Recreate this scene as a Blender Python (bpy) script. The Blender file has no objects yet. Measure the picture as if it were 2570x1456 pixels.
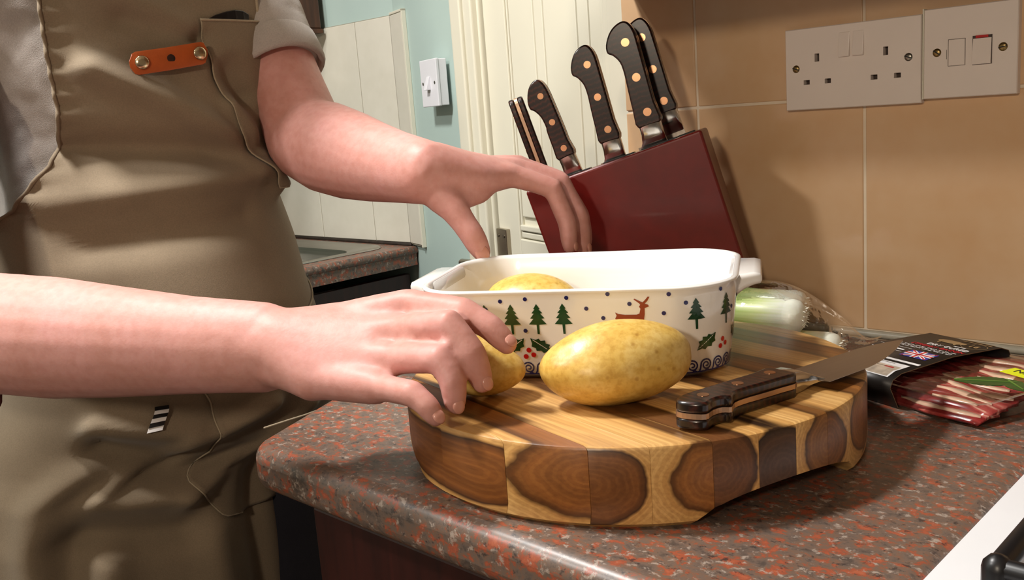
import bpy, bmesh, math, random
import numpy as np
from mathutils import Vector, Matrix, Euler

random.seed(7)
rng = np.random.RandomState(7)
S = bpy.context.scene
C = S.collection
PI = math.pi
R = math.radians

# ------------------------------------------------------------------ camera
# World: worktop surface is z = 0, tiled wall behind the worktop is y = 0, x runs along it.
FLOOR = -0.92
CEIL = 1.50
CAMLOC = np.array([0.5144, -0.9884, 0.2707])
YAW, PIT, ROL, FPX = R(44.401), R(-10.7094), R(-4.307), 2370.245
_f = np.array([-math.sin(YAW) * math.cos(PIT), math.cos(YAW) * math.cos(PIT), math.sin(PIT)])
_r = np.cross(_f, [0, 0, 1]); _r /= np.linalg.norm(_r)
_u = np.cross(_r, _f)
CR = math.cos(ROL) * _r + math.sin(ROL) * _u
CU = -math.sin(ROL) * _r + math.cos(ROL) * _u
camd = bpy.data.cameras.new('camera')
camd.sensor_width = 36
camd.lens = FPX / 2570 * 36
camd.clip_start = 0.02
cam = bpy.data.objects.new('camera', camd)
C.objects.link(cam)
cam.matrix_world = Matrix(((CR[0], CU[0], -_f[0], CAMLOC[0]), (CR[1], CU[1], -_f[1], CAMLOC[1]),
                           (CR[2], CU[2], -_f[2], CAMLOC[2]), (0, 0, 0, 1)))
S.camera = cam


def at(u, v, d):
    """a point d metres in front of the lens plane, used to measure the pose of the arms"""
    p = CAMLOC + d * (_f + (u - 1285) / FPX * CR - (v - 728) / FPX * CU)
    return Vector(p)


# ------------------------------------------------------------------ world, light, exposure
W = bpy.data.worlds.new('world'); S.world = W; W.use_nodes = True
W.node_tree.nodes['Background'].inputs[0].default_value = (0.9, 0.85, 0.8, 1)
W.node_tree.nodes['Background'].inputs[1].default_value = 0.02
S.view_settings.view_transform = 'Standard'
S.view_settings.look = 'None'
S.view_settings.gamma = 1
S.view_settings.use_curve_mapping = False
S.view_settings.exposure = 0.32
LAMPS = [((-0.95, -1.65), 19.0, 0.24, (1.0, 0.98, 0.955)), ((-0.60, -0.80), 26.0, 0.22, (1.0, 0.98, 0.955))]
FILL_LAMP = ((.75, -2.40, .85), 12.0, .16, (1.0, .84, .66))  # unseen low warm fill for the tan tiles; its wall fixture is invented


def area_light(name, loc, power, size, col):
    l = bpy.data.lights.new(name, 'AREA'); l.shape = 'DISK'; l.size = size
    l.energy = power; l.color = col
    o = bpy.data.objects.new(name, l); C.objects.link(o); o.location = loc
    return o


for (x, y), pw, sz, col in LAMPS:
    area_light('ceiling_lamp_light', (x, y, CEIL - 0.085), pw, sz, col)
wl = area_light('fill_lamp_light', FILL_LAMP[0], FILL_LAMP[1], FILL_LAMP[2], FILL_LAMP[3])
wl.rotation_euler = (R(90), 0, 0)


# ------------------------------------------------------------------ materials
def srgb(c):
    c = np.array(c[:3], float) / 255.0
    c = np.where(c <= 0.04045, c / 12.92, ((c + 0.055) / 1.055) ** 2.4)
    return (float(c[0]), float(c[1]), float(c[2]), 1.0)


class NT:
    def __init__(s, name):
        s.m = bpy.data.materials.new(name); s.m.use_nodes = True
        s.t = s.m.node_tree; s.n = s.t.nodes
        s.b = s.n['Principled BSDF']; s.out = s.n['Material Output']

    def add(s, kind, **kw):
        n = s.n.new(kind)
        for k, v in kw.items():
            if k in n.inputs: n.inputs[k].default_value = v
            else: setattr(n, k, v)
        return n

    def lk(s, a, b): s.t.links.new(a, b)

    def ramp(s, fac, stops, interp='LINEAR'):
        r = s.n.new('ShaderNodeValToRGB'); r.color_ramp.interpolation = interp
        e = r.color_ramp.elements
        while len(e) < len(stops): e.new(0.5)
        for i, (p, c) in enumerate(stops):
            e[i].position = p; e[i].color = c if len(c) == 4 else (*c, 1)
        s.lk(fac, r.inputs[0]); return r.outputs[0]

    def coords(s, scale=(1, 1, 1), kind='Object'):
        tc = s.n.new('ShaderNodeTexCoord'); mp = s.n.new('ShaderNodeMapping')
        mp.inputs['Scale'].default_value = scale
        s.lk(tc.outputs[kind], mp.inputs[0]); return mp.outputs[0]

    def noise(s, vec, scale, detail=3, rough=.5, dist=0):
        n = s.n.new('ShaderNodeTexNoise')
        n.inputs['Scale'].default_value = scale; n.inputs['Detail'].default_value = detail
        n.inputs['Roughness'].default_value = rough; n.inputs['Distortion'].default_value = dist
        s.lk(vec, n.inputs['Vector']); return n

    def bump(s, h, strength, dist=.001):
        b = s.n.new('ShaderNodeBump'); b.inputs['Strength'].default_value = strength
        b.inputs['Distance'].default_value = dist
        s.lk(h, b.inputs['Height']); s.lk(b.outputs[0], s.b.inputs['Normal'])


def simple(name, c, rough=.5, metal=0, var=.06, scale=30, bump=0, bscale=400, spec=.5, coat=0, sss=0):
    t = NT(name); col = srgb(c)
    v = t.coords(); n = t.noise(v, scale, 4)
    lo = tuple(x * (1 - var) for x in col[:3]); hi = tuple(min(1, x * (1 + var)) for x in col[:3])
    t.lk(t.ramp(n.outputs[0], [(.3, lo), (.7, hi)]), t.b.inputs['Base Color'])
    t.b.inputs['Roughness'].default_value = rough; t.b.inputs['Metallic'].default_value = metal
    t.b.inputs['Specular IOR Level'].default_value = spec
    if coat:
        t.b.inputs['Coat Weight'].default_value = coat; t.b.inputs['Coat Roughness'].default_value = .06
    if sss:
        t.b.inputs['Subsurface Weight'].default_value = sss
        t.b.inputs['Subsurface Radius'].default_value = (.012, .005, .003)
        t.b.inputs['Subsurface Scale'].default_value = 1.0
    if bump:
        n2 = t.noise(v, bscale, 3); t.bump(n2.outputs[0], bump)
    return t.m


def granite_mat():
    t = NT('granite_laminate'); v = t.coords((1, 1.35, 1.2))
    n1 = t.noise(v, 78, 7, .68, .25)
    base = t.ramp(n1.outputs[0], [(.34, srgb((78, 68, 62))), (.45, srgb((104, 88, 78))), (.53, srgb((112, 86, 70))), (.57, srgb((144, 74, 52))), (.68, srgb((160, 88, 62)))])
    v2 = t.coords((1, 1.2, 1)); v2.node.inputs['Location'].default_value = (3.1, 1.7, .4)
    n2 = t.noise(v2, 130, 6, .68, .2); n3 = t.noise(v, 115, 6, .7, .2)
    m1 = t.add('ShaderNodeMix', data_type='RGBA'); t.lk(t.ramp(n2.outputs[0], [(.56, (0, 0, 0)), (.63, (.85, .85, .85))]), m1.inputs[0])
    t.lk(base, m1.inputs[6]); m1.inputs[7].default_value = srgb((160, 146, 134))
    m2 = t.add('ShaderNodeMix', data_type='RGBA'); t.lk(t.ramp(n3.outputs[0], [(.36, (.8, .8, .8)), (.43, (0, 0, 0))]), m2.inputs[0])
    t.lk(m1.outputs[2], m2.inputs[6]); m2.inputs[7].default_value = srgb((48, 42, 42))
    t.lk(m2.outputs[2], t.b.inputs['Base Color'])
    t.b.inputs['Roughness'].default_value = .36
    return t.m


def tile_mat(name, c1, c2, rough=.18):
    t = NT(name)
    tc = t.n.new('ShaderNodeTexCoord'); geo = t.n.new('ShaderNodeNewGeometry')
    n = t.noise(geo.outputs['Position'], 7, 4, .6); n2 = t.noise(geo.outputs['Position'], 40, 4)
    mx = t.add('ShaderNodeMix', data_type='FLOAT'); mx.inputs[0].default_value = .3
    t.lk(n.outputs[0], mx.inputs[2]); t.lk(n2.outputs[0], mx.inputs[3])
    t.lk(t.ramp(mx.outputs[0], [(.35, srgb(c1)), (.65, srgb(c2))]), t.b.inputs['Base Color'])
    t.b.inputs['Roughness'].default_value = rough
    n4 = t.noise(geo.outputs['Position'], 18, 2); t.bump(n4.outputs[0], .06, .004)
    return t.m


def wood_strip_mat(name, cx, cz, heart, r_heart, seed):
    """grown rings about a pith line that runs along the strip: bands on top, arcs on the ends"""
    t = NT(name); tc = t.n.new('ShaderNodeTexCoord')
    sp = t.add('ShaderNodeSeparateXYZ'); t.lk(tc.outputs['Object'], sp.inputs[0])
    nv = t.n.new('ShaderNodeMapping'); nv.inputs['Scale'].default_value = (5, 40, 40); nv.inputs['Location'].default_value = (seed, seed * 2, 0)
    t.lk(tc.outputs['Object'], nv.inputs[0])
    nz = t.noise(nv.outputs[0], 1.0, 3)
    dy = t.add('ShaderNodeMath', operation='SUBTRACT'); t.lk(sp.outputs[1], dy.inputs[0]); dy.inputs[1].default_value = cx
    dz = t.add('ShaderNodeMath', operation='SUBTRACT'); t.lk(sp.outputs[2], dz.inputs[0]); dz.inputs[1].default_value = cz
    cmb = t.add('ShaderNodeCombineXYZ'); t.lk(dy.outputs[0], cmb.inputs[0]); t.lk(dz.outputs[0], cmb.inputs[1])
    ln = t.add('ShaderNodeVectorMath', operation='LENGTH'); t.lk(cmb.outputs[0], ln.inputs[0])
    off = t.add('ShaderNodeMath', operation='MULTIPLY_ADD'); t.lk(nz.outputs[0], off.inputs[0]); off.inputs[1].default_value = .013
    t.lk(ln.outputs['Value'], off.inputs[2])
    rr = t.add('ShaderNodeMath', operation='DIVIDE'); t.lk(off.outputs[0], rr.inputs[0]); rr.inputs[1].default_value = .05
    h = (r_heart + .0065) / .05
    sap = srgb((222, 178, 112)); sap2 = srgb((206, 158, 92)); hd = srgb(heart); hd2 = tuple(x * .55 for x in hd[:3]); edge = tuple(x * .3 for x in hd[:3])
    base = t.ramp(rr.outputs[0], [(0, hd2), (h * .35, hd), (h * .6, tuple(x * .8 for x in hd[:3])), (h * .8, hd), (h * .97, edge),
                                  (h * 1.03, sap2), (min(.99, h * 1.3), sap)])
    fv = t.n.new('ShaderNodeMapping'); fv.inputs['Scale'].default_value = (12, 420, 420); t.lk(tc.outputs['Object'], fv.inputs[0])
    fn = t.noise(fv.outputs[0], 1.0, 4)
    m = t.add('ShaderNodeMix', data_type='RGBA', blend_type='MULTIPLY'); m.inputs[0].default_value = .5
    t.lk(base, m.inputs[6]); t.lk(t.ramp(fn.outputs[0], [(.3, (.62, .55, .48)), (.6, (1, 1, 1))]), m.inputs[7])
    rs = t.add('ShaderNodeMath', operation='MULTIPLY'); t.lk(off.outputs[0], rs.inputs[0]); rs.inputs[1].default_value = 1500 + 60 * (seed % 7)
    rw = t.add('ShaderNodeMath', operation='SINE'); t.lk(rs.outputs[0], rw.inputs[0])
    m9 = t.add('ShaderNodeMix', data_type='RGBA', blend_type='MULTIPLY'); m9.inputs[0].default_value = .35
    t.lk(m.outputs[2], m9.inputs[6]); t.lk(t.ramp(rw.outputs[0], [(0, (.62, .5, .4)), (.7, (1, 1, 1))]), m9.inputs[7])
    t.lk(m9.outputs[2], t.b.inputs['Base Color'])
    t.b.inputs['Roughness'].default_value = .38; t.b.inputs['Coat Weight'].default_value = .15; t.b.inputs['Coat Roughness'].default_value = .25
    return t.m


def fabric_mat(name, c, rough=.9, weave=900, var=.1, bump=.25):
    t = NT(name); v = t.coords(); col = srgb(c)
    n = t.noise(v, 9, 4, .6); w = t.add('ShaderNodeTexWave', Scale=weave); w.bands_direction = 'DIAGONAL'
    t.lk(v, w.inputs['Vector']); n2 = t.noise(v, 700, 2)
    lo = tuple(x * (1 - var) for x in col[:3]); hi = tuple(x * (1 + var) for x in col[:3])
    base = t.ramp(n.outputs[0], [(.3, lo), (.7, hi)])
    m = t.add('ShaderNodeMix', data_type='RGBA', blend_type='MULTIPLY'); m.inputs[0].default_value = .35
    t.lk(base, m.inputs[6]); t.lk(t.ramp(n2.outputs[0], [(.3, (.6, .6, .6)), (.65, (1, 1, 1))]), m.inputs[7])
    t.lk(m.outputs[2], t.b.inputs['Base Color'])
    t.b.inputs['Roughness'].default_value = rough; t.b.inputs['Specular IOR Level'].default_value = .2
    t.b.inputs['Sheen Weight'].default_value = .15
    n5 = t.noise(v, 1100, 2); t.bump(n5.outputs[0], bump, .0006)
    return t.m


def skin_mat():
    t = NT('skin'); v = t.coords()
    n = t.noise(v, 16, 5, .6); n2 = t.noise(v, 130, 3)
    base = t.ramp(n.outputs[0], [(.25, srgb((202, 144, 132))), (.5, srgb((208, 153, 143))), (.75, srgb((216, 160, 154)))])
    m = t.add('ShaderNodeMix', data_type='RGBA', blend_type='MULTIPLY'); m.inputs[0].default_value = .3
    t.lk(base, m.inputs[6]); t.lk(t.ramp(n2.outputs[0], [(.35, (.78, .62, .55)), (.6, (1, 1, 1))]), m.inputs[7])
    t.lk(m.outputs[2], t.b.inputs['Base Color'])
    t.b.inputs['Roughness'].default_value = .5; t.b.inputs['Specular IOR Level'].default_value = .35
    t.b.inputs['Subsurface Weight'].default_value = .25; t.b.inputs['Subsurface Radius'].default_value = (.012, .0045, .0025)
    t.b.inputs['Subsurface Scale'].default_value = .7
    n3 = t.noise(v, 420, 3); t.bump(n3.outputs[0], .12, .001)
    return t.m


def potato_mat():
    t = NT('potato_skin'); v = t.coords()
    n = t.noise(v, 30, 5, .65); n2 = t.noise(v, 240, 3)
    base = t.ramp(n.outputs[0], [(.28, srgb((206, 160, 66))), (.5, srgb((226, 188, 98))), (.7, srgb((236, 208, 134)))])
    vo = t.add('ShaderNodeTexVoronoi', Scale=75.0, Randomness=1.0); t.lk(v, vo.inputs['Vector'])
    sp = t.ramp(vo.outputs['Distance'], [(.05, (.52, .36, .2)), (.16, (1, 1, 1))])
    m = t.add('ShaderNodeMix', data_type='RGBA', blend_type='MULTIPLY'); m.inputs[0].default_value = .55
    t.lk(base, m.inputs[6]); t.lk(sp, m.inputs[7])
    m2 = t.add('ShaderNodeMix', data_type='RGBA', blend_type='MULTIPLY'); m2.inputs[0].default_value = .35
    t.lk(m.outputs[2], m2.inputs[6]); t.lk(t.ramp(n2.outputs[0], [(.35, (.7, .58, .42)), (.55, (1, 1, 1))]), m2.inputs[7])
    t.lk(m2.outputs[2], t.b.inputs['Base Color'])
    t.b.inputs['Roughness'].default_value = .36
    t.b.inputs['Subsurface Weight'].default_value = .1; t.b.inputs['Subsurface Radius'].default_value = (.006, .004, .001); t.b.inputs['Subsurface Scale'].default_value = .5
    t.bump(n.outputs[0], .25, .002)
    return t.m


def film_mat(name, tint=(1, 1, 1), gloss=.12, rough=.12, bump=0, bscale=60):
    t = NT(name)
    tr = t.add('ShaderNodeBsdfTransparent'); tr.inputs[0].default_value = (*tint, 1)
    gl = t.add('ShaderNodeBsdfGlossy'); gl.inputs['Roughness'].default_value = rough; gl.inputs[0].default_value = (1, 1, 1, 1)
    lw = t.add('ShaderNodeFresnel', IOR=1.35)
    ad = t.add('ShaderNodeMath', operation='MULTIPLY_ADD'); t.lk(lw.outputs[0], ad.inputs[0]); ad.inputs[1].default_value = .42; ad.inputs[2].default_value = gloss
    mx = t.add('ShaderNodeMixShader'); t.lk(ad.outputs[0], mx.inputs[0]); t.lk(tr.outputs[0], mx.inputs[1]); t.lk(gl.outputs[0], mx.inputs[2])
    if bump:
        v = t.coords(); n = t.noise(v, bscale, 3); b = t.add('ShaderNodeBump'); b.inputs['Strength'].default_value = bump; b.inputs['Distance'].default_value = .004
        t.lk(n.outputs[0], b.inputs['Height']); t.lk(b.outputs[0], gl.inputs['Normal']); t.lk(b.outputs[0], lw.inputs['Normal'])
    t.lk(mx.outputs[0], t.out.inputs[0])
    return t.m


def leek_mat():
    t = NT('leek_skin'); tc = t.n.new('ShaderNodeTexCoord'); sp = t.add('ShaderNodeSeparateXYZ'); t.lk(tc.outputs['Object'], sp.inputs[0])
    mp = t.n.new('ShaderNodeMapping'); mp.inputs['Scale'].default_value = (6, 260, 260); t.lk(tc.outputs['Object'], mp.inputs[0])
    n = t.noise(mp.outputs[0], 1, 3)
    a = t.add('ShaderNodeMath', operation='MULTIPLY_ADD'); t.lk(n.outputs[0], a.inputs[0]); a.inputs[1].default_value = .05; t.lk(sp.outputs[0], a.inputs[2])
    mr = t.add('ShaderNodeMapRange'); t.lk(a.outputs[0], mr.inputs[0]); mr.inputs[1].default_value = 0.0; mr.inputs[2].default_value = .135
    t.lk(t.ramp(mr.outputs[0], [(0, srgb((232, 228, 212))), (.3, srgb((238, 238, 220))), (.5, srgb((206, 216, 150))), (.75, srgb((140, 170, 80))), (1, srgb((70, 110, 50)))]), t.b.inputs['Base Color'])
    t.b.inputs['Roughness'].default_value = .3; t.bump(n.outputs[0], .3, .001)
    t.b.inputs['Subsurface Weight'].default_value = .1; t.b.inputs['Subsurface Scale'].default_value = .3
    return t.m


def bacon_mat():
    t = NT('bacon_meat'); tc = t.n.new('ShaderNodeTexCoord')
    mp = t.n.new('ShaderNodeMapping'); mp.inputs['Scale'].default_value = (22, 90, 60); t.lk(tc.outputs['Object'], mp.inputs[0])
    n = t.noise(mp.outputs[0], 1, 4, .55, .6)
    v = t.coords(); n2 = t.noise(v, 260, 3)
    base = t.ramp(n.outputs[0], [(.36, srgb((112, 28, 28))), (.50, srgb((156, 52, 50))), (.60, srgb((186, 88, 80))), (.66, srgb((222, 170, 148)))])
    m = t.add('ShaderNodeMix', data_type='RGBA', blend_type='MULTIPLY'); m.inputs[0].default_value = .4
    t.lk(base, m.inputs[6]); t.lk(t.ramp(n2.outputs[0], [(.35, (.6, .45, .45)), (.6, (1, 1, 1))]), m.inputs[7])
    t.lk(m.outputs[2], t.b.inputs['Base Color'])
    t.b.inputs['Roughness'].default_value = .2
    return t.m


def steel_mat(name, c=(190, 188, 184), rough=.25, aniso=(3, 400, 400)):
    t = NT(name); v = t.coords(aniso); n = t.noise(v, 1, 3)
    col = srgb(c)
    t.lk(t.ramp(n.outputs[0], [(.3, tuple(x * .85 for x in col[:3])), (.7, col)]), t.b.inputs['Base Color'])
    t.b.inputs['Metallic'].default_value = 1
    rr = t.add('ShaderNodeMapRange'); t.lk(n.outputs[0], rr.inputs[0]); rr.inputs[3].default_value = rough * .8; rr.inputs[4].default_value = rough * 1.3
    t.lk(rr.outputs[0], t.b.inputs['Roughness'])
    return t.m


def pakka_mat():
    t = NT('dark_laminated_wood'); v = t.coords((25, 160, 160)); n = t.noise(v, 1, 3, .5, 1.0)
    w = t.add('ShaderNodeTexWave', Scale=2.2, Distortion=3.0); t.lk(v, w.inputs['Vector'])
    mx = t.add('ShaderNodeMix', data_type='FLOAT'); mx.inputs[0].default_value = .5; t.lk(n.outputs[0], mx.inputs[2]); t.lk(w.outputs[0], mx.inputs[3])
    t.lk(t.ramp(mx.outputs[0], [(.35, srgb((22, 11, 9))), (.6, srgb((38, 17, 12))), (.85, srgb((64, 27, 17)))]), t.b.inputs['Base Color'])
    t.b.inputs['Roughness'].default_value = .28; t.b.inputs['Coat Weight'].default_value = .3; t.b.inputs['Coat Roughness'].default_value = .15
    return t.m


def dark_wood_mat(name, c, rough=.35, sc=(6, 120, 6)):
    t = NT(name); v = t.coords(sc); n = t.noise(v, 1, 4, .6, .6); col = srgb(c)
    t.lk(t.ramp(n.outputs[0], [(.3, tuple(x * .6 for x in col[:3])), (.7, tuple(x * 1.25 for x in col[:3]))]), t.b.inputs['Base Color'])
    t.b.inputs['Roughness'].default_value = rough
    return t.m


def glow_mat(name, c, strength):
    t = NT(name); t.b.inputs['Base Color'].default_value = srgb(c)
    t.b.inputs['Emission Color'].default_value = srgb(c); t.b.inputs['Emission Strength'].default_value = strength
    return t.m


M = {}
M['granite'] = granite_mat()
M['tile_tan'] = tile_mat('tan_ceramic', (210, 170, 128), (216, 182, 144), .2)
M['tile_cream'] = tile_mat('cream_ceramic', (208, 204, 188), (216, 212, 197), .3)
M['grout'] = simple('grout', (226, 210, 186), .8, bump=.2)
M['grout_dark'] = simple('old_grout', (150, 146, 130), .8, bump=.2)
M['blue_paint'] = simple('duck_egg_paint', (174, 194, 187), .55, var=.03, scale=6, bump=.12, bscale=160)
M['dim_wall'] = simple('taupe_emulsion', (140, 128, 116), .8, var=.03, bump=.1, bscale=120)
M['plaster'] = simple('pale_plaster', (224, 220, 214), .8, var=.03, bump=.1, bscale=120)
M['cream_paint'] = simple('cream_gloss_paint', (218, 214, 195), .35, var=.025, scale=8)
M['white_plastic'] = simple('white_plastic', (226, 214, 204), .32, var=.015)
M['white_switch'] = simple('switch_white_plastic', (226, 226, 230), .3, var=.015)
M['hole'] = simple('dark_socket_hole', (64, 50, 44), .7)
M['brass'] = simple('aged_brass', (150, 128, 84), .35, 1)
M['red_mark'] = simple('red_plastic', (180, 16, 14), .4)
M['satin_nickel'] = simple('satin_nickel', (170, 160, 144), .32, 1)
M['dark_cab'] = dark_wood_mat('dark_red_cabinet', (56, 20, 14), .4, (60, 60, 4))
M['brown_cab'] = dark_wood_mat('brown_cabinet', (74, 42, 22), .4, (60, 60, 4))
M['black'] = simple('black_plastic', (16, 15, 16), .3)
M['iron'] = simple('black_enamel_iron', (20, 20, 22), .35)
M['enamel'] = simple('white_enamel', (236, 238, 242), .18, var=.01, coat=.3)
M['steel'] = steel_mat('brushed_steel', (176, 172, 164), .3)
M['blade'] = steel_mat('blade_steel', (168, 158, 148), .3, (4, 300, 300))
M['bolster'] = steel_mat('polished_steel', (206, 202, 196), .16, (40, 40, 40))
M['tang'] = simple('warm_toned_steel', (196, 164, 138), .42, 1)
M['copper'] = simple('copper_rivet', (226, 172, 132), .28, 1)
M['pakka'] = pakka_mat()
M['block'] = simple('mahogany_lacquer', (98, 14, 8), .34, var=.12, scale=60, coat=.1)
M['ceramic'] = simple('white_glazed_ceramic', (244, 242, 238), .12, var=.008, coat=.5)
M['navy'] = simple('navy_glaze', (38, 38, 96), .15, var=.1)
M['leafgreen'] = simple('green_glaze', (30, 70, 34), .15, var=.2, scale=200)
M['pinegreen'] = simple('pine_green_glaze', (32, 66, 40), .15, var=.25, scale=160)
M['deer'] = simple('russet_glaze', (150, 62, 40), .15, var=.1)
M['berry'] = simple('red_glaze', (206, 34, 30), .15, var=.08)
M['potato'] = potato_mat()
M['leek'] = leek_mat()
M['bag'] = film_mat('clear_bag_film', (.985, .985, .98), .015, .07, .8, 45)
M['film'] = film_mat('pack_film', (.98, .97, .97), .05, .1, .5, 40)
M['tray'] = film_mat('clear_tray_plastic', (.92, .9, .9), .1, .16)
M['card'] = simple('black_card', (34, 30, 27), .42, var=.06)
M['card_in'] = simple('brown_card_inside', (112, 88, 62), .8)
M['print_white'] = simple('white_print', (226, 224, 222), .5, var=.02)
M['print_red'] = simple('red_print', (176, 30, 40), .5)
M['print_gold'] = simple('gold_print', (170, 140, 98), .5)
M['print_blue'] = simple('blue_print', (44, 44, 128), .5)
M['print_food'] = simple('photo_print', (176, 160, 140), .5, var=.35, scale=90)
M['yellow'] = simple('yellow_sticker', (218, 226, 20), .45, var=.02)
M['bacon'] = bacon_mat()
M['bacon_fat'] = simple('bacon_fat', (232, 196, 166), .22, var=.1, scale=120)
M['bayleaf'] = simple('bay_leaf', (40, 74, 24), .35, var=.25, scale=90)
M['bayrib'] = simple('bay_leaf_rib', (96, 128, 52), .4)
M['skin'] = skin_mat()
M['nail'] = simple('fingernail', (204, 146, 130), .25, var=.03)
M['apron'] = fabric_mat('khaki_canvas', (137, 122, 101), .85)
M['apron_hem'] = fabric_mat('khaki_hem', (172, 158, 134), .85)
M['shirt'] = fabric_mat('grey_jersey', (176, 168, 162), .95, var=.16, bump=.5)
M['trouser'] = fabric_mat('dark_denim', (38, 38, 46), .9)
M['leather'] = simple('tan_leather', (176, 82, 28), .42, var=.12, scale=60, bump=.15, bscale=500)
M['rivet'] = simple('nickel_rivet', (206, 190, 158), .22, 1)
M['hair'] = simple('brown_hair', (52, 34, 24), .6, var=.2, scale=200, bump=.5, bscale=300)
M['eye'] = simple('eye_white', (230, 226, 220), .2)
M['iris'] = simple('eye_iris', (60, 46, 34), .2)
M['floor'] = simple('vinyl_floor', (58, 44, 36), .4, var=.1, scale=12)
M['sealant'] = simple('grey_sealant', (176, 172, 156), .4, var=.1, scale=60)
M['mould'] = simple('blackened_sealant', (44, 34, 26), .6, var=.4, scale=60)
M['lampglass'] = glow_mat('lamp_opal_glass', (255, 236, 206), 6.0)
M['screw'] = simple('steel_screw', (150, 146, 136), .3, 1)


# ------------------------------------------------------------------ mesh helpers
class MB:
    def __init__(s): s.v = []; s.f = []

    def add(s, vs, fs):
        o = len(s.v); s.v += [tuple(map(float, p)) for p in vs]; s.f += [tuple(i + o for i in f) for f in fs]; return s

    def box(s, a, b, mtx=None):
        x0, y0, z0 = a; x1, y1, z1 = b
        vs = [(x0, y0, z0), (x1, y0, z0), (x1, y1, z0), (x0, y1, z0), (x0, y0, z1), (x1, y0, z1), (x1, y1, z1), (x0, y1, z1)]
        if mtx: vs = [mtx @ Vector(p) for p in vs]
        return s.add(vs, [(0, 3, 2, 1), (4, 5, 6, 7), (0, 1, 5, 4), (1, 2, 6, 5), (2, 3, 7, 6), (3, 0, 4, 7)])

    def prism(s, poly, z0, z1, mtx=None):
        """extruded polygon (ccw in xy)"""
        n = len(poly); vs = [(x, y, z0) for x, y in poly] + [(x, y, z1) for x, y in poly]
        if mtx: vs = [mtx @ Vector(p) for p in vs]
        return s.add(vs, [tuple(range(n - 1, -1, -1)), tuple(range(n, 2 * n))] + [(i, (i + 1) % n, n + (i + 1) % n, n + i) for i in range(n)])

    def cyl(s, a, b, r0, r1=None, n=20, cap=True):
        a = Vector(a); b = Vector(b); r1 = r0 if r1 is None else r1
        d = (b - a).normalized(); x = d.orthogonal().normalized(); y = d.cross(x)
        vs = []
        for p, r in ((a, r0), (b, r1)):
            for i in range(n):
                t = 2 * PI * i / n; vs.append(p + x * (r * math.cos(t)) + y * (r * math.sin(t)))
        fs = [(i, (i + 1) % n, n + (i + 1) % n, n + i) for i in range(n)]
        if cap: fs += [tuple(range(n - 1, -1, -1)), tuple(range(n, 2 * n))]
        return s.add(vs, fs)

    def rings(s, rings, cap0=True, cap1=True, closed=True):
        """list of rings (equal number of points)"""
        n = len(rings[0]); vs = [p for r in rings for p in r]; fs = []
        for j in range(len(rings) - 1):
            for i in range(n if closed else n - 1):
                k = (i + 1) % n
                fs.append((j * n + i, j * n + k, (j + 1) * n + k, (j + 1) * n + i))
        if cap0: fs.append(tuple(range(n - 1, -1, -1)))
        if cap1: fs.append(tuple(range((len(rings) - 1) * n, len(rings) * n)))
        return s.add(vs, fs)

    def lathe(s, prof, n=28, base=(0, 0, 0), cap0=True, cap1=True):
        bx, by, bz = base
        return s.rings([[(bx + r * math.cos(2 * PI * i / n), by + r * math.sin(2 * PI * i / n), bz + z) for i in range(n)] for r, z in prof], cap0, cap1)

    def tube(s, pts, rads, n=14, ref=None, ends=True, aspect=None):
        """swept tube with rounded ends; rads floats or (ra, rb)"""
        P = [Vector(p) for p in pts]; rr = [(r, r) if not isinstance(r, (tuple, list)) else r for r in rads]
        T = []
        for i in range(len(P)):
            a = P[max(0, i - 1)]; b = P[min(len(P) - 1, i + 1)]; T.append((b - a).normalized())
        rf = Vector(ref) if ref is not None else T[0].orthogonal()
        rings = []
        def ring(c, t, ra, rb):
            x = (rf - t * rf.dot(t))
            x = x.normalized() if x.length > 1e-6 else t.orthogonal().normalized()
            y = t.cross(x)
            return [c + x * (ra * math.cos(2 * PI * k / n)) + y * (rb * math.sin(2 * PI * k / n)) for k in range(n)]
        if ends:
            for a in (80, 55, 28):
                c_, s_ = math.cos(R(a)), math.sin(R(a)); m = min(rr[0])
                rings.append(ring(P[0] - T[0] * (m * s_), T[0], rr[0][0] * c_, rr[0][1] * c_))
        for i in range(len(P)): rings.append(ring(P[i], T[i], *rr[i]))
        if ends:
            for a in (28, 55, 80):
                c_, s_ = math.cos(R(a)), math.sin(R(a)); m = min(rr[-1])
                rings.append(ring(P[-1] + T[-1] * (m * s_), T[-1], rr[-1][0] * c_, rr[-1][1] * c_))
        return s.rings(rings)

    def ell(s, c, rad, n=20, m=12, mtx=None):
        vs = []; fs = []
        c = Vector(c)
        rings = []
        for j in range(1, m):
            t = PI * j / m
            rg = []
            for i in range(n):
                p = 2 * PI * i / n
                q = Vector((rad[0] * math.sin(t) * math.cos(p), rad[1] * math.sin(t) * math.sin(p), -rad[2] * math.cos(t)))
                if mtx: q = mtx @ q
                rg.append(c + q)
            rings.append(rg)
        return s.rings(rings)

    def obj(s, name, mat, parent=None, smooth=False, bevel=0, seg=2, auto=None, sub=0, solid=0, solid_off=-1):
        me = bpy.data.meshes.new(name); me.from_pydata(s.v, [], s.f); me.validate(); me.update()
        bm_ = bmesh.new(); bm_.from_mesh(me); bmesh.ops.recalc_face_normals(bm_, faces=bm_.faces); bm_.to_mesh(me); bm_.free()
        o = bpy.data.objects.new(name, me); C.objects.link(o)
        if mat: me.materials.append(M[mat] if isinstance(mat, str) else mat)
        if smooth: me.shade_smooth()
        if auto: me.shade_smooth(); me.set_sharp_from_angle(angle=R(auto))
        if solid:
            md = o.modifiers.new('thickness', 'SOLIDIFY'); md.thickness = solid; md.offset = solid_off
        if bevel:
            md = o.modifiers.new('bevel', 'BEVEL'); md.width = bevel; md.segments = seg; md.limit_method = 'ANGLE'; md.angle_limit = R(40)
        if sub:
            md = o.modifiers.new('sub', 'SUBSURF'); md.levels = sub; md.render_levels = sub
        if parent: o.parent = parent
        return o


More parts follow.
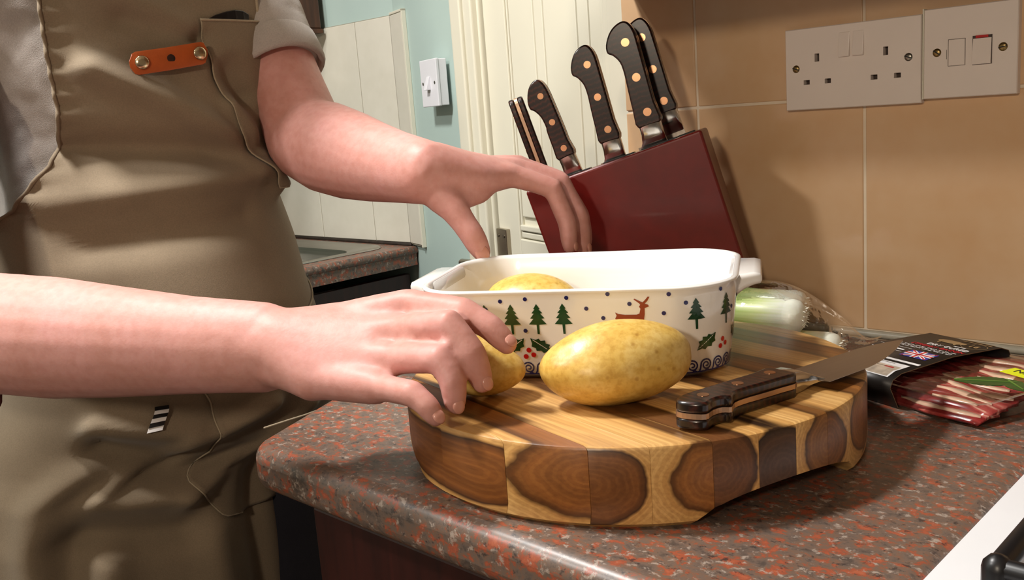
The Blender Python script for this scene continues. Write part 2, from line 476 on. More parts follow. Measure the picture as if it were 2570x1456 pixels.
def tag(o, label, cat, group=None):
    o['label'] = label; o['category'] = cat
    if group: o['group'] = group
    return o


def thing(name, label, cat, loc=(0, 0, 0), rot=(0, 0, 0), group=None, mtx=None):
    o = bpy.data.objects.new(name, None); C.objects.link(o)
    o.empty_display_size = .02
    if mtx is not None: o.matrix_world = mtx
    else: o.location = loc; o.rotation_euler = rot
    return tag(o, label, cat, group)


def structure(o, label=None):
    o['kind'] = 'structure'
    if label: o['label'] = label
    return o


def rrect(hx, hy, r, n=8):
    pts = []
    for cx, cy, a0 in ((hx - r, hy - r, 0), (-hx + r, hy - r, 90), (-hx + r, -hy + r, 180), (hx - r, -hy + r, 270)):
        for k in range(n + 1):
            a = R(a0 + 90 * k / n); pts.append((cx + r * math.cos(a), cy + r * math.sin(a)))
    return pts


def text_mesh(body, size, name, mat, parent, mtx, ext=.0002, align='CENTER'):
    cu = bpy.data.curves.new(name, 'FONT'); cu.body = body; cu.size = size; cu.align_x = align; cu.align_y = 'CENTER'; cu.extrude = ext
    cu.resolution_u = 3
    t = bpy.data.objects.new('tmp', cu); C.objects.link(t)
    dg = bpy.context.evaluated_depsgraph_get()
    me = bpy.data.meshes.new_from_object(t.evaluated_get(dg))
    bpy.data.objects.remove(t); bpy.data.curves.remove(cu)
    me.transform(mtx); me.materials.clear(); me.materials.append(M[mat])
    o = bpy.data.objects.new(name, me); C.objects.link(o); o.parent = parent
    return o


def smooth_poly(pts, n=6):
    """closed catmull-rom"""
    out = []; m = len(pts); P = [np.array(p, float) for p in pts]
    for i in range(m):
        a, b, c, d = P[i - 1], P[i], P[(i + 1) % m], P[(i + 2) % m]
        for k in range(n):
            t = k / n
            out.append(tuple(.5 * (2 * b + (c - a) * t + (2 * a - 5 * b + 4 * c - d) * t * t + (3 * b - a - 3 * c + d) * t ** 3)))
    return out

# ================================================================== THE SETTING
XW, XE, YS = -1.64, 2.0, -2.5          # far wall, near end wall, wall behind the camera
structure(MB().box((XW - .1, YS - .1, FLOOR - .05), (XE + .1, .55, FLOOR)).obj('floor', 'floor'))
structure(MB().box((XW - .1, YS - .1, CEIL), (XE + .1, .55, CEIL + .05)).obj('ceiling', 'plaster'))
structure(MB().box((XW - .1, YS, FLOOR), (XW, .318, CEIL)).obj('wall_far', 'blue_paint'))
structure(MB().box((XE, YS, FLOOR), (XE + .1, .0, CEIL)).obj('wall_near', 'dim_wall'))
structure(MB().box((XW - .1, YS - .1, FLOOR), (XE + .1, YS, CEIL)).obj('wall_back', 'dim_wall'))

# tiled wall behind the worktop
RX0 = -.2277
wall_r = structure(MB().box((RX0 + .004, .0011, FLOOR), (XE, .12, CEIL)).obj('wall_right', 'grout'))
structure(wall_r, 'tan tiled wall behind the worktop')


def tile_piece(x0, x1, z0, z1, y, th, mat, parent, g=.0016):
    b = MB().box((x0 + g, y, z0 + g), (x1 - g, y + th, z1 - g))
    o = b.obj('tile', mat, parent, bevel=.0012, seg=2)
    return o


xs = [RX0, -.1201]
while xs[-1] < 1.5: xs.append(xs[-1] + .2042)
zs = [.006, .258, .511, .764, 1.017, 1.27]
for i in range(len(xs) - 1):
    for j in range(len(zs) - 1):
        tile_piece(xs[i], xs[i + 1], zs[j], zs[j + 1], 0 + random.uniform(-.0004, .0004), .0075, 'tile_tan', wall_r)
structure(MB().tube([(RX0 + .01, -.0015, .0025), (.336, -.0015, .0025)], [(.0042, .0042)] * 2, n=10).obj('trim_1', 'sealant', smooth=True), 'grey sealant bead along the worktop')

# cream tiled wall over the sink and the painted wall that turns off it
YA = .318; AX1 = -1.06
wall_l = structure(MB().box((XW - .1, YA + .0075, FLOOR), (AX1 + .02, YA + .12, CEIL)).obj('wall_left', 'blue_paint'), 'pale blue painted wall over the sink')
gb = MB().box((XW, YA + .001, .004), (AX1 - .001, YA + .0075, .4845)).obj('grout_bed', 'grout_dark', wall_l)
ax = [AX1, -1.18, -1.38, -1.58, XW]
for i in range(len(ax) - 1):
    for z0, z1 in ((.006, .195), (.195, .484)):
        tile_piece(ax[i + 1], ax[i], z0, z1, YA - .001 + random.uniform(-.0003, .0003), .008, 'tile_cream', wall_l, .0012)
structure(MB().tube([(XW, YA - .001, .003), (AX1, YA - .001, .003)], [(.004, .0035)] * 2, n=8).obj('trim_2', 'mould', smooth=True), 'dark stained sealant line under the cream tiles')

# painted wall with the door: local x along the wall, -y faces the room
BROT = R(-19.0)
BM = Matrix.Translation((AX1, YA, 0)) @ Matrix.Rotation(BROT, 4, 'Z')
wall_b = MB()
wall_b.box((.0, .008, FLOOR), (.425, .12, CEIL))
wall_b.box((.425, .008, 1.12), (.86, .12, CEIL))
wall_b.box((.845, -.01, FLOOR), (.895, .12, CEIL))
wall_b = structure(wall_b.obj('wall_door_side', 'blue_paint'), 'pale blue painted wall beside the cream door')
wall_b.matrix_world = BM
for z0, z1 in ((.006, .195), (.195, .484)):
    tile_piece(.0, .066, z0, z1, -.001, .008, 'tile_cream', wall_b, .001)
gb2 = MB().box((0, .001, .004), (.068, .008, .486)).obj('grout_bed', 'grout_dark', wall_b)
gt = MB()
gt.box((.066, -.0015, .002), (.0715, .008, .489)); gt.box((0, -.0015, .484), (.0715, .008, .489))
gt.obj('tile_edge_trim', 'cream_paint', wall_b, bevel=.001)

# architrave
tr = MB()
for a, b, d in ((.332, .352, .014), (.352, .392, .022), (.392, .424, .016)):
    tr.box((a, -d, FLOOR), (b, .01, 1.17))
tr.box((.408, -.004, FLOOR), (.428, .03, 1.12))
tr = structure(tr.obj('trim_3', 'cream_paint', bevel=.004, seg=3), 'cream moulded door architrave'); tr.matrix_world = BM
tr2 = MB()
for a, b, d in ((.826, .845, .016), (.845, .893, .022)): tr2.box((a, -d, FLOOR), (b, .01, 1.17))
tr2 = structure(tr2.obj('trim_4', 'cream_paint', bevel=.003, seg=2), 'cream door architrave beside the tan tiles'); tr2.matrix_world = BM

# the door: stiles, rails and boarded panel
door = structure(MB().box((.431, .012, FLOOR + .005), (.826, .044, 1.115)).obj('door_1', 'cream_paint', bevel=.002), 'cream boarded door standing beside the tan tiles')
door.matrix_world = BM
MB().box((.431, .004, FLOOR + .005), (.509, .013, 1.115)).obj('stile', 'cream_paint', door, bevel=.002)
MB().box((.792, .004, FLOOR + .005), (.826, .013, 1.115)).obj('stile', 'cream_paint', door, bevel=.002)
MB().box((.5085, .004, -.045), (.7925, .013, .058)).obj('lock_rail', 'cream_paint', door, bevel=.002)
MB().box((.5085, .004, 1.0), (.7925, .013, 1.115)).obj('top_rail', 'cream_paint', door, bevel=.002)
px = [.515, .598, .628, .724, .756, .790]
for a, b in zip(px[:-1], px[1:]):
    MB().box((a + .0012, .0075, .095), (b - .0012, .0135, 1.0)).obj('board', 'cream_paint', door, bevel=.0022, seg=2)
fm = MB()
for z, d in ((.060, .0065), (.072, .0045)): fm.box((.51, d, z), (.79, .013, z + .010))
fm.box((.5095, .0065, .06), (.5145, .013, 1.0)); fm.box((.7865, .0065, .06), (.7915, .013, 1.0))
fm.obj('panel_moulding', 'cream_paint', door, bevel=.002)
MB().box((.53, .0068, -.60), (.77, .0125, -.09)).obj('lower_panel', 'cream_paint', door, bevel=.004)
pl = MB().box((.436, -.005, -.045), (.473, .0045, .072)).obj('handle_plate', 'satin_nickel', door, bevel=.0015)
for x in (.444, .465): MB().cyl((x, -.0062, .060), (x, -.004, .060), .0032, n=12).obj('screw', 'screw', pl)
lv = MB(); lv.cyl((.456, -.004, .012), (.456, -.045, .012), .0075, n=18); lv.tube([(.456, -.045, .012), (.42, -.048, .012), (.372, -.046, .010)], [.0075, .0078, .007], n=12)
lv.obj('lever', 'satin_nickel', pl, smooth=True)

# light switch on the painted wall
ls = thing('light_switch', 'white square rocker light switch on pale blue wall beside the door', 'switch', mtx=BM @ Matrix.Translation((.232, 0, .333)))
MB().box((-.0385, -.016, -.0425), (.0385, .0, .0425)).obj('backing_box', 'white_switch', ls, bevel=.0012)
MB().box((-.0395, -.022, -.0435), (.0395, -.0155, .0435)).obj('face_plate', 'white_switch', ls, bevel=.0015)
rk = MB(); rk.prism([(-.022, .012), (-.022, -.0125), (-.0315, -.0125), (-.0235, .012)][::-1], -.0065, .0065, Matrix(((0, 0, 1, 0), (1, 0, 0, 0), (0, 1, 0, 0), (0, 0, 0, 1))))
rk.obj('rocker', 'white_switch', ls, bevel=.0006)
for sx in (-.028, .028): MB().cyl((sx, -.0225, 0), (sx, -.021, 0), .003, n=14).obj('screw', 'screw', ls)

# ================================================================== FURNITURE
# foreground worktop
ce = np.array([-.213, -.593]); ed = np.array([-.416, .909])


def arc(c, r, a0, a1, n=10): return [(c[0] + r * math.cos(R(a0 + (a1 - a0) * k / n)), c[1] + r * math.sin(R(a0 + (a1 - a0) * k / n))) for k in range(n + 1)]


rc_ = .038
# corner centre: offset from both edges
nrm = np.array([.909, .416])
k_ = None
cy_ = -.593 + rc_
# point on the inner offset of the end edge at y = cy_
p0 = ce + nrm * rc_; t_ = (cy_ - p0[1]) / ed[1]; cc = (p0[0] + ed[0] * t_, cy_)
end_ang = math.degrees(math.atan2(-.416, -.909))
out = [(.334, -.0015), (-.474, -.0015)]
out += arc(cc, rc_, end_ang + 360, 270, 10)
out += [(.334, -.593)]
wt = MB().prism(out, -.04, 0).obj('worktop', 'granite', bevel=.013, seg=5, auto=35)
tag(wt, 'red and grey speckled granite-effect worktop under the chopping board', 'worktop')
# base unit
bu = thing('base_unit', 'dark red-brown base unit under the speckled worktop', 'cabinet', (0, 0, FLOOR))
H0 = -FLOOR - .0405
MB().box((-.16, -.548, .12), (.332, -.012, H0)).obj('carcass', 'dark_cab', bu, bevel=.001)
MB().box((-.15, -.50, 0), (.325, -.46, .12)).obj('plinth', 'dark_cab', bu)
for a, b in ((-.158, .085), (.088, .331)):
    d = MB().box((a, -.568, .125), (b, -.549, H0 - .012)).obj('door', 'dark_cab', bu, bevel=.002)
    MB().tube([(b - .03, -.568, H0 - .2), (b - .03, -.585, H0 - .19), (b - .03, -.585, H0 - .09), (b - .03, -.568, H0 - .08)], [.004] * 4, n=10).obj('handle', 'satin_nickel', d, smooth=True)

# cooker with white hob
ck = thing('gas_cooker', 'white enamel gas cooker with black pan supports beside the worktop', 'cooker', (.338, 0, FLOOR))
HZ = -FLOOR
MB().box((0, -.585, .02), (.50, -.03, HZ - .02)).obj('body', 'enamel', ck, bevel=.004)
hb = MB()
ro = rrect(.25, .2825, .018, 5); ri = rrect(.222, .2545, .02, 5); rb = rrect(.214, .2465, .02, 5)
cxk, cyk = .25, -.3075
hb.rings([[(x + cxk, y + cyk, HZ - .022) for x, y in ro], [(x + cxk, y + cyk, HZ + .006) for x, y in ro],
          [(x * .992 + cxk, y * .992 + cyk, HZ + .012) for x, y in ro], [(x + cxk, y + cyk, HZ + .012) for x, y in ri],
          [(x + cxk, y + cyk, HZ - .004) for x, y in rb]])
hb.obj('hob_top', 'enamel', ck, auto=40)
for bx in (.135, .365):
    for by in (-.175, -.44):
        b = MB(); b.lathe([(.042, HZ - .004), (.042, HZ + .006), (.036, HZ + .010), (.036, HZ + .016), (.03, HZ + .019), (.004, HZ + .019)], 28, (bx, by, 0)); b.obj('burner', 'iron', ck, auto=40)
for bx in (.14, .36):
    ps = MB()
    zt = HZ + .036
    for yy in (-.53, -.3075, -.085): ps.tube([(bx - .098, yy, zt), (bx + .098, yy, zt)], [.0058] * 2, n=10)
    for xx in (bx - .098, bx + .098): ps.tube([(xx, -.53, zt), (xx, -.085, zt)], [.0058] * 2, n=10)
    for xx in (bx - .098, bx + .098):
        for yy in (-.53, -.3075, -.085): ps.tube([(xx, yy, zt), (xx, yy, HZ)], [.0075] * 2, n=10)
    for yy in (-.44, -.175):
        ps.tube([(bx - .098, yy, zt), (bx - .03, yy, zt)], [.005] * 2, n=10); ps.tube([(bx + .03, yy, zt), (bx + .098, yy, zt)], [.005] * 2, n=10)
    ps.obj('pan_support', 'iron', ck, smooth=True)
MB().box((.0, -.600, HZ - .11), (.5, -.586, HZ - .024)).obj('control_panel', 'enamel', ck, bevel=.003)
for k in range(5): MB().cyl((.07 + .09 * k, -.600, HZ - .067), (.07 + .09 * k, -.622, HZ - .067), .018, .015, 20).obj('knob', 'black', ck, auto=40)
od = MB().box((.01, -.603, .12), (.49, -.586, HZ - .13)).obj('oven_door', 'enamel', ck, bevel=.004)
MB().tube([(.05, -.603, HZ - .17), (.05, -.635, HZ - .17), (.45, -.635, HZ - .17), (.45, -.603, HZ - .17)], [.008] * 4, n=12).obj('handle', 'steel', od, smooth=True)

# wall cupboard over the sockets (above the frame)
wc = thing('wall_cupboard', 'brown wall cupboard fixed over the sockets', 'cabinet', (0, 0, .405))
MB().box((-.21, -.28, 0), (.62, -.001, .62)).obj('carcass', 'brown_cab', wc, bevel=.001)
for a, b in ((-.209, .204), (.207, .619)):
    d = MB().box((a, -.30, .002), (b, -.281, .618)).obj('door', 'brown_cab', wc, bevel=.002)
    MB().cyl((b - .03, -.30, .06), (b - .03, -.32, .06), .012, .014, 18).obj('knob', 'satin_nickel', d)

# sink run
sx0, sx1, sy0, sy1 = -1.56, -1.105, -.42, .275
sc = MB()
for a, b in (((XW + .001, -1.25, -.04), (-1.042, sy0, 0)), ((XW + .001, sy1, -.04), (-1.042, YA - .002, 0)), ((XW + .001, sy0, -.04), (sx0, sy1, 0)), ((sx1, sy0, -.04), (-1.042, sy1, 0))):
    sc.box(a, b)
sc = sc.obj('sink_worktop', 'granite')
bmx = bmesh.new(); bmx.from_mesh(sc.data); bmesh.ops.remove_doubles(bmx, verts=bmx.verts, dist=1e-5)
bmx.to_mesh(sc.data); bmx.free()
tag(sc, 'dark speckled worktop around the steel sink by the cream tiles', 'worktop')
MB().tube([(-1.047, -1.25, -.008), (-1.047, YA - .004, -.008)], [.0095] * 2, n=14).obj('rolled_edge', 'granite', sc, smooth=True)
sk = thing('kitchen_sink', 'stainless steel inset sink with rolled rim below the cream tiles', 'sink', ((sx0 + sx1) / 2, (sy0 + sy1) / 2, 0))
hx, hy = (sx1 - sx0) / 2 + .012, (sy1 - sy0) / 2 + .012


def rr3(dx, dy, r, z): return [(x, y, z) for x, y in rrect(dx, dy, r, 6)]


s_ = MB(); s_.rings([rr3(hx, hy, .05, .0008), rr3(hx - .002, hy - .002, .05, .004), rr3(hx - .008, hy - .008, .048, .0052), rr3(hx - .014, hy - .014, .046, .003), rr3(hx - .03, hy - .03, .05, .001),
                     rr3(hx - .05, hy - .05, .06, -.004)], False, False)
s_.obj('rim', 'steel', sk, smooth=True)
s2 = MB(); s2.rings([rr3(hx - .05, hy - .05, .06, -.004), rr3(hx - .058, hy - .058, .06, -.02), rr3(hx - .068, hy - .068, .06, -.15), rr3(hx - .10, hy - .10, .05, -.165)], False, True)
s2.obj('bowl', 'steel', sk, smooth=True)
MB().lathe([(.04, -.164), (.04, -.161), (.03, -.1605), (.004, -.163)], 24).obj('waste', 'bolster', sk, smooth=True)
tp = MB(); tp.tube([(-.20, 0, .0), (-.20, 0, .22), (-.17, 0, .28), (-.10, 0, .29), (-.06, 0, .24)], [.014, .012, .012, .012, .011], n=14); tp.obj('tap', 'bolster', sk, smooth=True)
sb = thing('base_unit', 'dark brown base unit under the steel sink', 'cabinet', (0, 0, FLOOR))
MB().box((XW + .002, -1.25, .12), (-1.085, YA - .004, H0 - .13)).obj('carcass', 'dark_cab', sb)
MB().box((XW + .002, -1.25, 0), (-1.14, YA - .004, .12)).obj('plinth', 'dark_cab', sb)
for k in range(3):
    y1 = YA - .006 - .5 * k
    d = MB().box((-1.084, y1 - .495, .125), (-1.066, y1, H0 - .02)).obj('door', 'dark_cab', sb, bevel=.002)
    MB().tube([(-1.066, y1 - .05, H0 - .2), (-1.05, y1 - .05, H0 - .19), (-1.05, y1 - .05, H0 - .09), (-1.066, y1 - .05, H0 - .08)], [.004] * 4, n=10).obj('handle', 'satin_nickel', d, smooth=True)
uc = thing('wall_cupboard', 'brown wall cupboard over the sink beside the cream tiles', 'cabinet', (0, 0, .478))
MB().box((XW + .001, -.9, 0), (-1.303, YA - .012, .65)).obj('carcass', 'brown_cab', uc)
for k in range(2):
    y1 = YA - .013 - .6 * k
    d = MB().box((-1.302, y1 - .595, .004), (-1.283, y1, .648)).obj('door', 'brown_cab', uc, bevel=.003)
    MB().cyl((-1.283, y1 - .55, .06), (-1.261, y1 - .55, .06), .012, .014, 18).obj('knob', 'satin_nickel', d)
MB().box((-1.31, -.9, -.006), (-1.280, YA - .012, .0035)).obj('light_pelmet', 'brown_cab', uc)
# dark bottle in the corner of the sink worktop
bt = thing('bottle', 'small glossy black bottle in the corner behind the sink', 'bottle', (-1.592, .262, 0))
MB().lathe([(.026, 0), (.029, .004), (.029, .05), (.026, .062), (.012, .072), (.011, .082)], 24).obj('body', 'black', bt, auto=40)
MB().lathe([(.013, .082), (.013, .098), (.010, .102)], 20).obj('cap', 'black', bt, auto=40)

# ceiling lamp that gives the key light
for (x, y), pw, sz, col in LAMPS:
    cl = thing('ceiling_lamp', 'round flush ceiling lamp ' + ('over the cook beside the speckled worktop' if x > -.8 else 'in the middle of the kitchen ceiling'), 'lamp', (x, y, CEIL - .08), group='ceiling lamps')
    MB().lathe([(.15, .055), (.15, .08), (.01, .08)], 32).obj('base_ring', 'white_plastic', cl, auto=40)
    MB().lathe([(.14, .055), (.138, .03), (.12, .012), (.07, .002), (.01, 0.0)], 32).obj('glass_dome', 'lampglass', cl, smooth=True)


wm = thing('added_fill_lamp', 'added opal glass fill lamp on the plain wall facing the worktop', 'lamp', (FILL_LAMP[0][0], YS, FILL_LAMP[0][2]))  # fixture added to carry the low fill light from behind the camera
b = MB().cyl((0, .0005, 0), (0, .02, 0), .06, .055, 28).obj('back_plate', 'satin_nickel', wm, auto=40)
MB().ell((0, .055, 0), (.075, .035, .075), 28, 16).obj('glass_shade', 'lampglass', wm, smooth=True)


# ================================================================== SOCKETS
def plate_holes(w, h, d, holes, deep=.007):
    """front plate in xz, y from 0 (front) to d (back), rectangular recesses"""
    b = MB(); X = sorted({-w / 2, w / 2} | {v for a in holes for v in (a[0], a[1])}); Z = sorted({-h / 2, h / 2} | {v for a in holes for v in (a[2], a[3])})
    for i in range(len(X) - 1):
        for j in range(len(Z) - 1):
            mx, mz = (X[i] + X[i + 1]) / 2, (Z[j] + Z[j + 1]) / 2
            if any(a[0] < mx < a[1] and a[2] < mz < a[3] for a in holes): continue
            b.add([(X[i], 0, Z[j]), (X[i + 1], 0, Z[j]), (X[i + 1], 0, Z[j + 1]), (X[i], 0, Z[j + 1])], [(0, 1, 2, 3)])
    for a in holes:
        x0, x1, z0, z1 = a
        v = [(x0, 0, z0), (x1, 0, z0), (x1, 0, z1), (x0, 0, z1), (x0, deep, z0), (x1, deep, z0), (x1, deep, z1), (x0, deep, z1)]
        b.add(v, [(0, 4, 5, 1), (1, 5, 6, 2), (2, 6, 7, 3), (3, 7, 4, 0), (4, 7, 6, 5)])
    x0, x1, z0, z1 = -w / 2, w / 2, -h / 2, h / 2; e = .0008
    v = [(x0, 0, z0), (x1, 0, z0), (x1, 0, z1), (x0, 0, z1), (x0 - e, .001, z0 - e), (x1 + e, .001, z0 - e), (x1 + e, .001, z1 + e), (x0 - e, .001, z1 + e),
         (x0 - e, d, z0 - e), (x1 + e, d, z0 - e), (x1 + e, d, z1 + e), (x0 - e, d, z1 + e)]
    b.add(v, [(0, 4, 5, 1), (1, 5, 6, 2), (2, 6, 7, 3), (3, 7, 4, 0), (4, 8, 9, 5), (5, 9, 10, 6), (6, 10, 11, 7), (7, 11, 8, 4), (8, 11, 10, 9)])
    return b


def screw(parent, x, z, r=.0042, mat='brass', ang=20):
    o = MB().lathe([(r, .0004), (r * .95, -.0004), (r * .55, -.0011), (r * .06, -.0014)], 18)
    o.v = [(px_ + x, pz_, -py_ + z) for px_, py_, pz_ in o.v]
    s = o.obj('screw', mat, parent, smooth=True)
    m = Matrix.Translation((x, 0, z)) @ Matrix.Rotation(R(ang), 4, 'Y')
    MB().box((-r * .9, -.0017, -.0005), (r * .9, -.0008, .0005), m).obj('slot', 'black', s)


ds = thing('double_socket', 'white double wall socket with two rocker switches on tan tiles', 'socket', (.073, -.009, .2483 + .043))
holes = []
for cx in (-.0365, .0375):
    holes += [(cx - .0026, cx + .0026, .007, .0155), (cx - .0155, cx - .0085, -.0165, -.0115), (cx + .0085, cx + .0155, -.0165, -.0115)]
hp = plate_holes(.1445, .0845, .0088, holes).obj('face_plate', 'white_plastic', ds)
for a in holes:
    MB().box((a[0] + .0003, .0062, a[2] + .0003), (a[1] - .0003, .0069, a[3] - .0003)).obj('pin_hole', 'hole', ds)
for cx in (-.0115, .0035):
    rk = MB(); rk.prism([(-.0004, .024 - .0), (-.0035, -.0 + .0005), (-.0028, -.001), (.001, -.001), (.001, .024)], cx, cx + .0115, Matrix(((0, 0, 1, 0), (1, 0, 0, 0), (0, 1, 0, .0105), (0, 0, 0, 1))))
    rk.obj('rocker', 'white_plastic', ds, bevel=.0005)
screw(ds, -.0605, .001); screw(ds, .0605, .003, mat='screw')
fs = thing('switched_spur', 'white fused switch plate with red indicator beside the double socket', 'socket', (.1913, -.0095, .2483 + .0465))
plate_holes(.0842, .0845, .0093, []).obj('face_plate', 'white_plastic', fs)
for x0, x1, z0, z1 in ((-.0195, -.0035, -.013, .0125),):
    fr = MB(); t = .0003
    fr.box((x0, -.0003, z0), (x1, .0, z0 + t)); fr.box((x0, -.0003, z1 - t), (x1, .0, z1)); fr.box((x0, -.0003, z0), (x0 + t, 0, z1)); fr.box((x1 - t, -.0003, z0), (x1, 0, z1))
    fr.box((x0 - .0015, -.0003, -.006), (x0 - .0012, 0, .003))
    fr.obj('fuse_cover_outline', 'hole', fs)
    MB().box((x0 + .0006, -.0006, z0 + .0006), (x1 - .0006, 0, z1 - .0006)).obj('fuse_cover', 'white_plastic', fs, bevel=.0003)
MB().box((.003, -.0005, -.0135), (.0205, .0, .0135)).obj('rocker_frame', 'hole', fs)
rk = MB(); rk.prism([(-.0002, .013), (-.0036, -.012), (-.003, -.0132), (.0, -.0132), (.0, .013)], .0035, .020, Matrix(((0, 0, 1, 0), (1, 0, 0, 0), (0, 1, 0, 0), (0, 0, 0, 1))))
rk.obj('rocker', 'white_plastic', fs, bevel=.0004)
MB().box((.006, -.0012, .0112), (.0172, -.0003, .0136)).obj('red_indicator', 'red_mark', fs)
screw(fs, -.0300, .001, ang=35); screw(fs, .0300, .001, ang=-10)
MB().box((-.0438, -.0005, -.043), (-.0425, .008, .044)).obj('filler_bead', 'cream_paint', fs)


# ================================================================== KNIFE BLOCK AND KNIVES
KBM = Matrix.Translation((0, -.095, 0)) @ Matrix.Rotation(R(28), 4, 'Z')      # x along the block, y into its thickness
kb = thing('knife_block', 'dark red lacquered slanted knife block against the tan tiles', 'knife block', mtx=KBM)
KT = .080
prof = [(-.189, 0.0), (.0205, 0.0), (-.0468, .2367), (-.2444, .180)]      # x, z of the slanted side
kx = Matrix(((1, 0, 0, 0), (0, 0, 1, 0), (0, 1, 0, 0), (0, 0, 0, 1)))
MB().prism(prof, 0, KT, kx).obj('body', 'block', kb, bevel=.003, seg=3)
TL = Vector((-.2444, 0, .180)); tdir = (Vector((-.0468, 0, .2367)) - TL).normalized(); tn = Vector((-tdir.z, 0, tdir.x))


def knife_parts(root, Lh, blade_len, blade_w, sc=1.0, hook=1.0):
    """x from butt to tip, +y spine, -y edge, z thickness"""
    pts = [(.0, .004), (.004, .0095), (.014, .0125), (.03, .0125), (.06, .0115), (Lh * .8, .0105), (Lh, .0105), (Lh, -.0125), (Lh * .82, -.0128), (Lh * .62, -.0112),
           (.052, -.0098), (.040, -.0105), (.031, -.0150), (.0265, -.0195 * hook), (.018, -.0185 * hook), (.008, -.0125), (.002, -.005)]
    pts = [(x, y * sc) for x, y in pts]
    dense = []
    for i, p in enumerate(pts):
        dense.append(p)
    poly = smooth_poly(dense, 3)
    poly = [(min(x, Lh), y) for x, y in poly]
    hz = .0095 * sc
    for s in (1, -1):
        MB().prism(poly, s * .0018 if s > 0 else -hz, hz if s > 0 else -.0018).obj('handle_scale', 'pakka', root, bevel=.0020, seg=3, auto=50)
    MB().prism([(x + (-.0002 if x < .02 else 0), y * 1.012) for x, y in poly], -.0018, .0018).obj('tang', 'tang', root)
    for k in (.16, .5, .84):
        x = Lh * k + .004; y = .001
        MB().cyl((x, y, -hz - .0003), (x, y, hz + .0003), .0042 * sc, n=18).obj('rivet', 'copper', root, auto=40)
    bl = MB(); n = 12
    rings = []
    for x, yt, yb, z in ((Lh - .001, .0105, -.0126, hz * .97), (Lh + .008, .0105, -.0128, hz * .9), (Lh + .016, .0105, -.0145, hz * .55), (Lh + .022, .0105, -.018, .0022), (Lh + .024, .0105, -.020, .0014)):
        yt *= sc; yb *= sc; cy = (yt + yb) / 2; h = (yt - yb) / 2
        ring = []
        for i in range(16):
            a = 2 * PI * i / 16; ca, sa = math.cos(a), math.sin(a)
            ring.append((x, cy + h * math.copysign(abs(ca) ** .45, ca), z * math.copysign(abs(sa) ** .45, sa)))
        rings.append(ring)
    bl.rings(rings); bl.obj('bolster', 'bolster', root, auto=35)
    x0 = Lh + .02; L = blade_len; yt = .0105 * sc; w = blade_w
    b = MB(); cols = 14; ring = []
    rows = []
    for i in range(cols + 1):
        t = i / cols; x = x0 + L * t
        top = yt - (.30 * w * max(0, (t - .6) / .4) ** 1.8)
        bot = yt - w + w * .70 * max(0, (t - .30) / .70) ** 1.7
        bot = min(bot, top - .0004); th = .0011 * (1 - .7 * t)
        rows.append([(x, top, th), (x, (top + bot) / 2, th * .9), (x, bot, .0001), (x, bot, -.0001), (x, (top + bot) / 2, -th * .9), (x, top, -th)])
    b.rings(rows); b.obj('blade', 'blade', root, auto=30)


def axes(x, y, loc):
    x = Vector(x).normalized(); z = x.cross(Vector(y)).normalized(); y = z.cross(x)
    m = Matrix((x, y, z)).transposed().to_4x4(); m.translation = loc; return m


KN = [  # butt and bolster (x along the block, depth, z), label, blade, scale, edge-on
    ((-.2545, .022, .2840), (-.2165, .022, .160), 'dark-handled knife turned spine outward at the low end of the block', .07, .02, .9, True, .006),
    ((-.2300, .020, .3015), (-.1900, .020, .1985), 'small dark-handled paring knife second from the low end of the block', .09, .022, .84, False, 0),
    ((-.1740, .021, .3345), (-.1415, .021, .2125), 'dark riveted utility knife standing in the middle of the block', .13, .03, .95, False, 0),
    ((-.1312, .020, .3550), (-.0968, .020, .2275), 'large riveted carving knife in front at the high end of the block', .17, .033, 1.08, False, 0),
    ((-.1190, .058, .3598), (-.0823, .058, .2390), 'large riveted knife behind the carving knife, closest to the tan tiles', .17, .033, 1.05, False, 0)]
for bu_, bo, lab, bl_, bw, sc_, edge_on, _e in KN:
    bu_ = Vector(bu_); bo = Vector(bo); x = (bo - bu_)
    L = x.length - .018
    ydir = Vector((-x.z, 0, x.x)) if not edge_on else Vector((.25, -1, 0))
    if not edge_on and ydir.x < 0: ydir = -ydir
    k = thing('kitchen_knife', lab, 'knife', group='knives in the red block', mtx=KBM @ axes(x, ydir, bu_))
    knife_parts(k, L, bl_, bw, sc_, .75 if edge_on else 1.0)
    # slot collar in the block top where the blade enters
    d_ = x.normalized(); t_ = (TL - bu_).dot(tn) / d_.dot(tn); c_ = bu_ + d_ * t_
    m = Matrix((tdir, Vector((0, 1, 0)), tn)).transposed().to_4x4(); m.translation = c_
    hw_, hd_ = (.017 * sc_, .0065) if not edge_on else (.007, .014)
    MB().box((-hw_, -hd_, -.0005), (hw_ + .004, hd_, .0016), m).obj('slot', 'black', kb, bevel=.0008)

# ================================================================== CHOPPING BOARD
BC = (.056, -.390); BRAD = .1828; BT = .057; SA = R(-12)
cb = thing('chopping_board', 'thick round acacia chopping board of glued light and dark strips', 'board', (BC[0], BC[1], 0), (0, 0, SA))
joints = [-.1828, -.170, -.1395, -.111, -.0766, -.0462, -.0163, .0159, .0464, .077, .108, .138, .166, .1828]
hearts = [(142, 86, 36), (154, 96, 42), (132, 82, 38), (160, 104, 48), (116, 74, 38), (88, 60, 38), (148, 98, 46), (134, 84, 38), (150, 96, 42), (136, 86, 38), (156, 102, 44), (140, 88, 38), (146, 90, 38)]
NA = 96


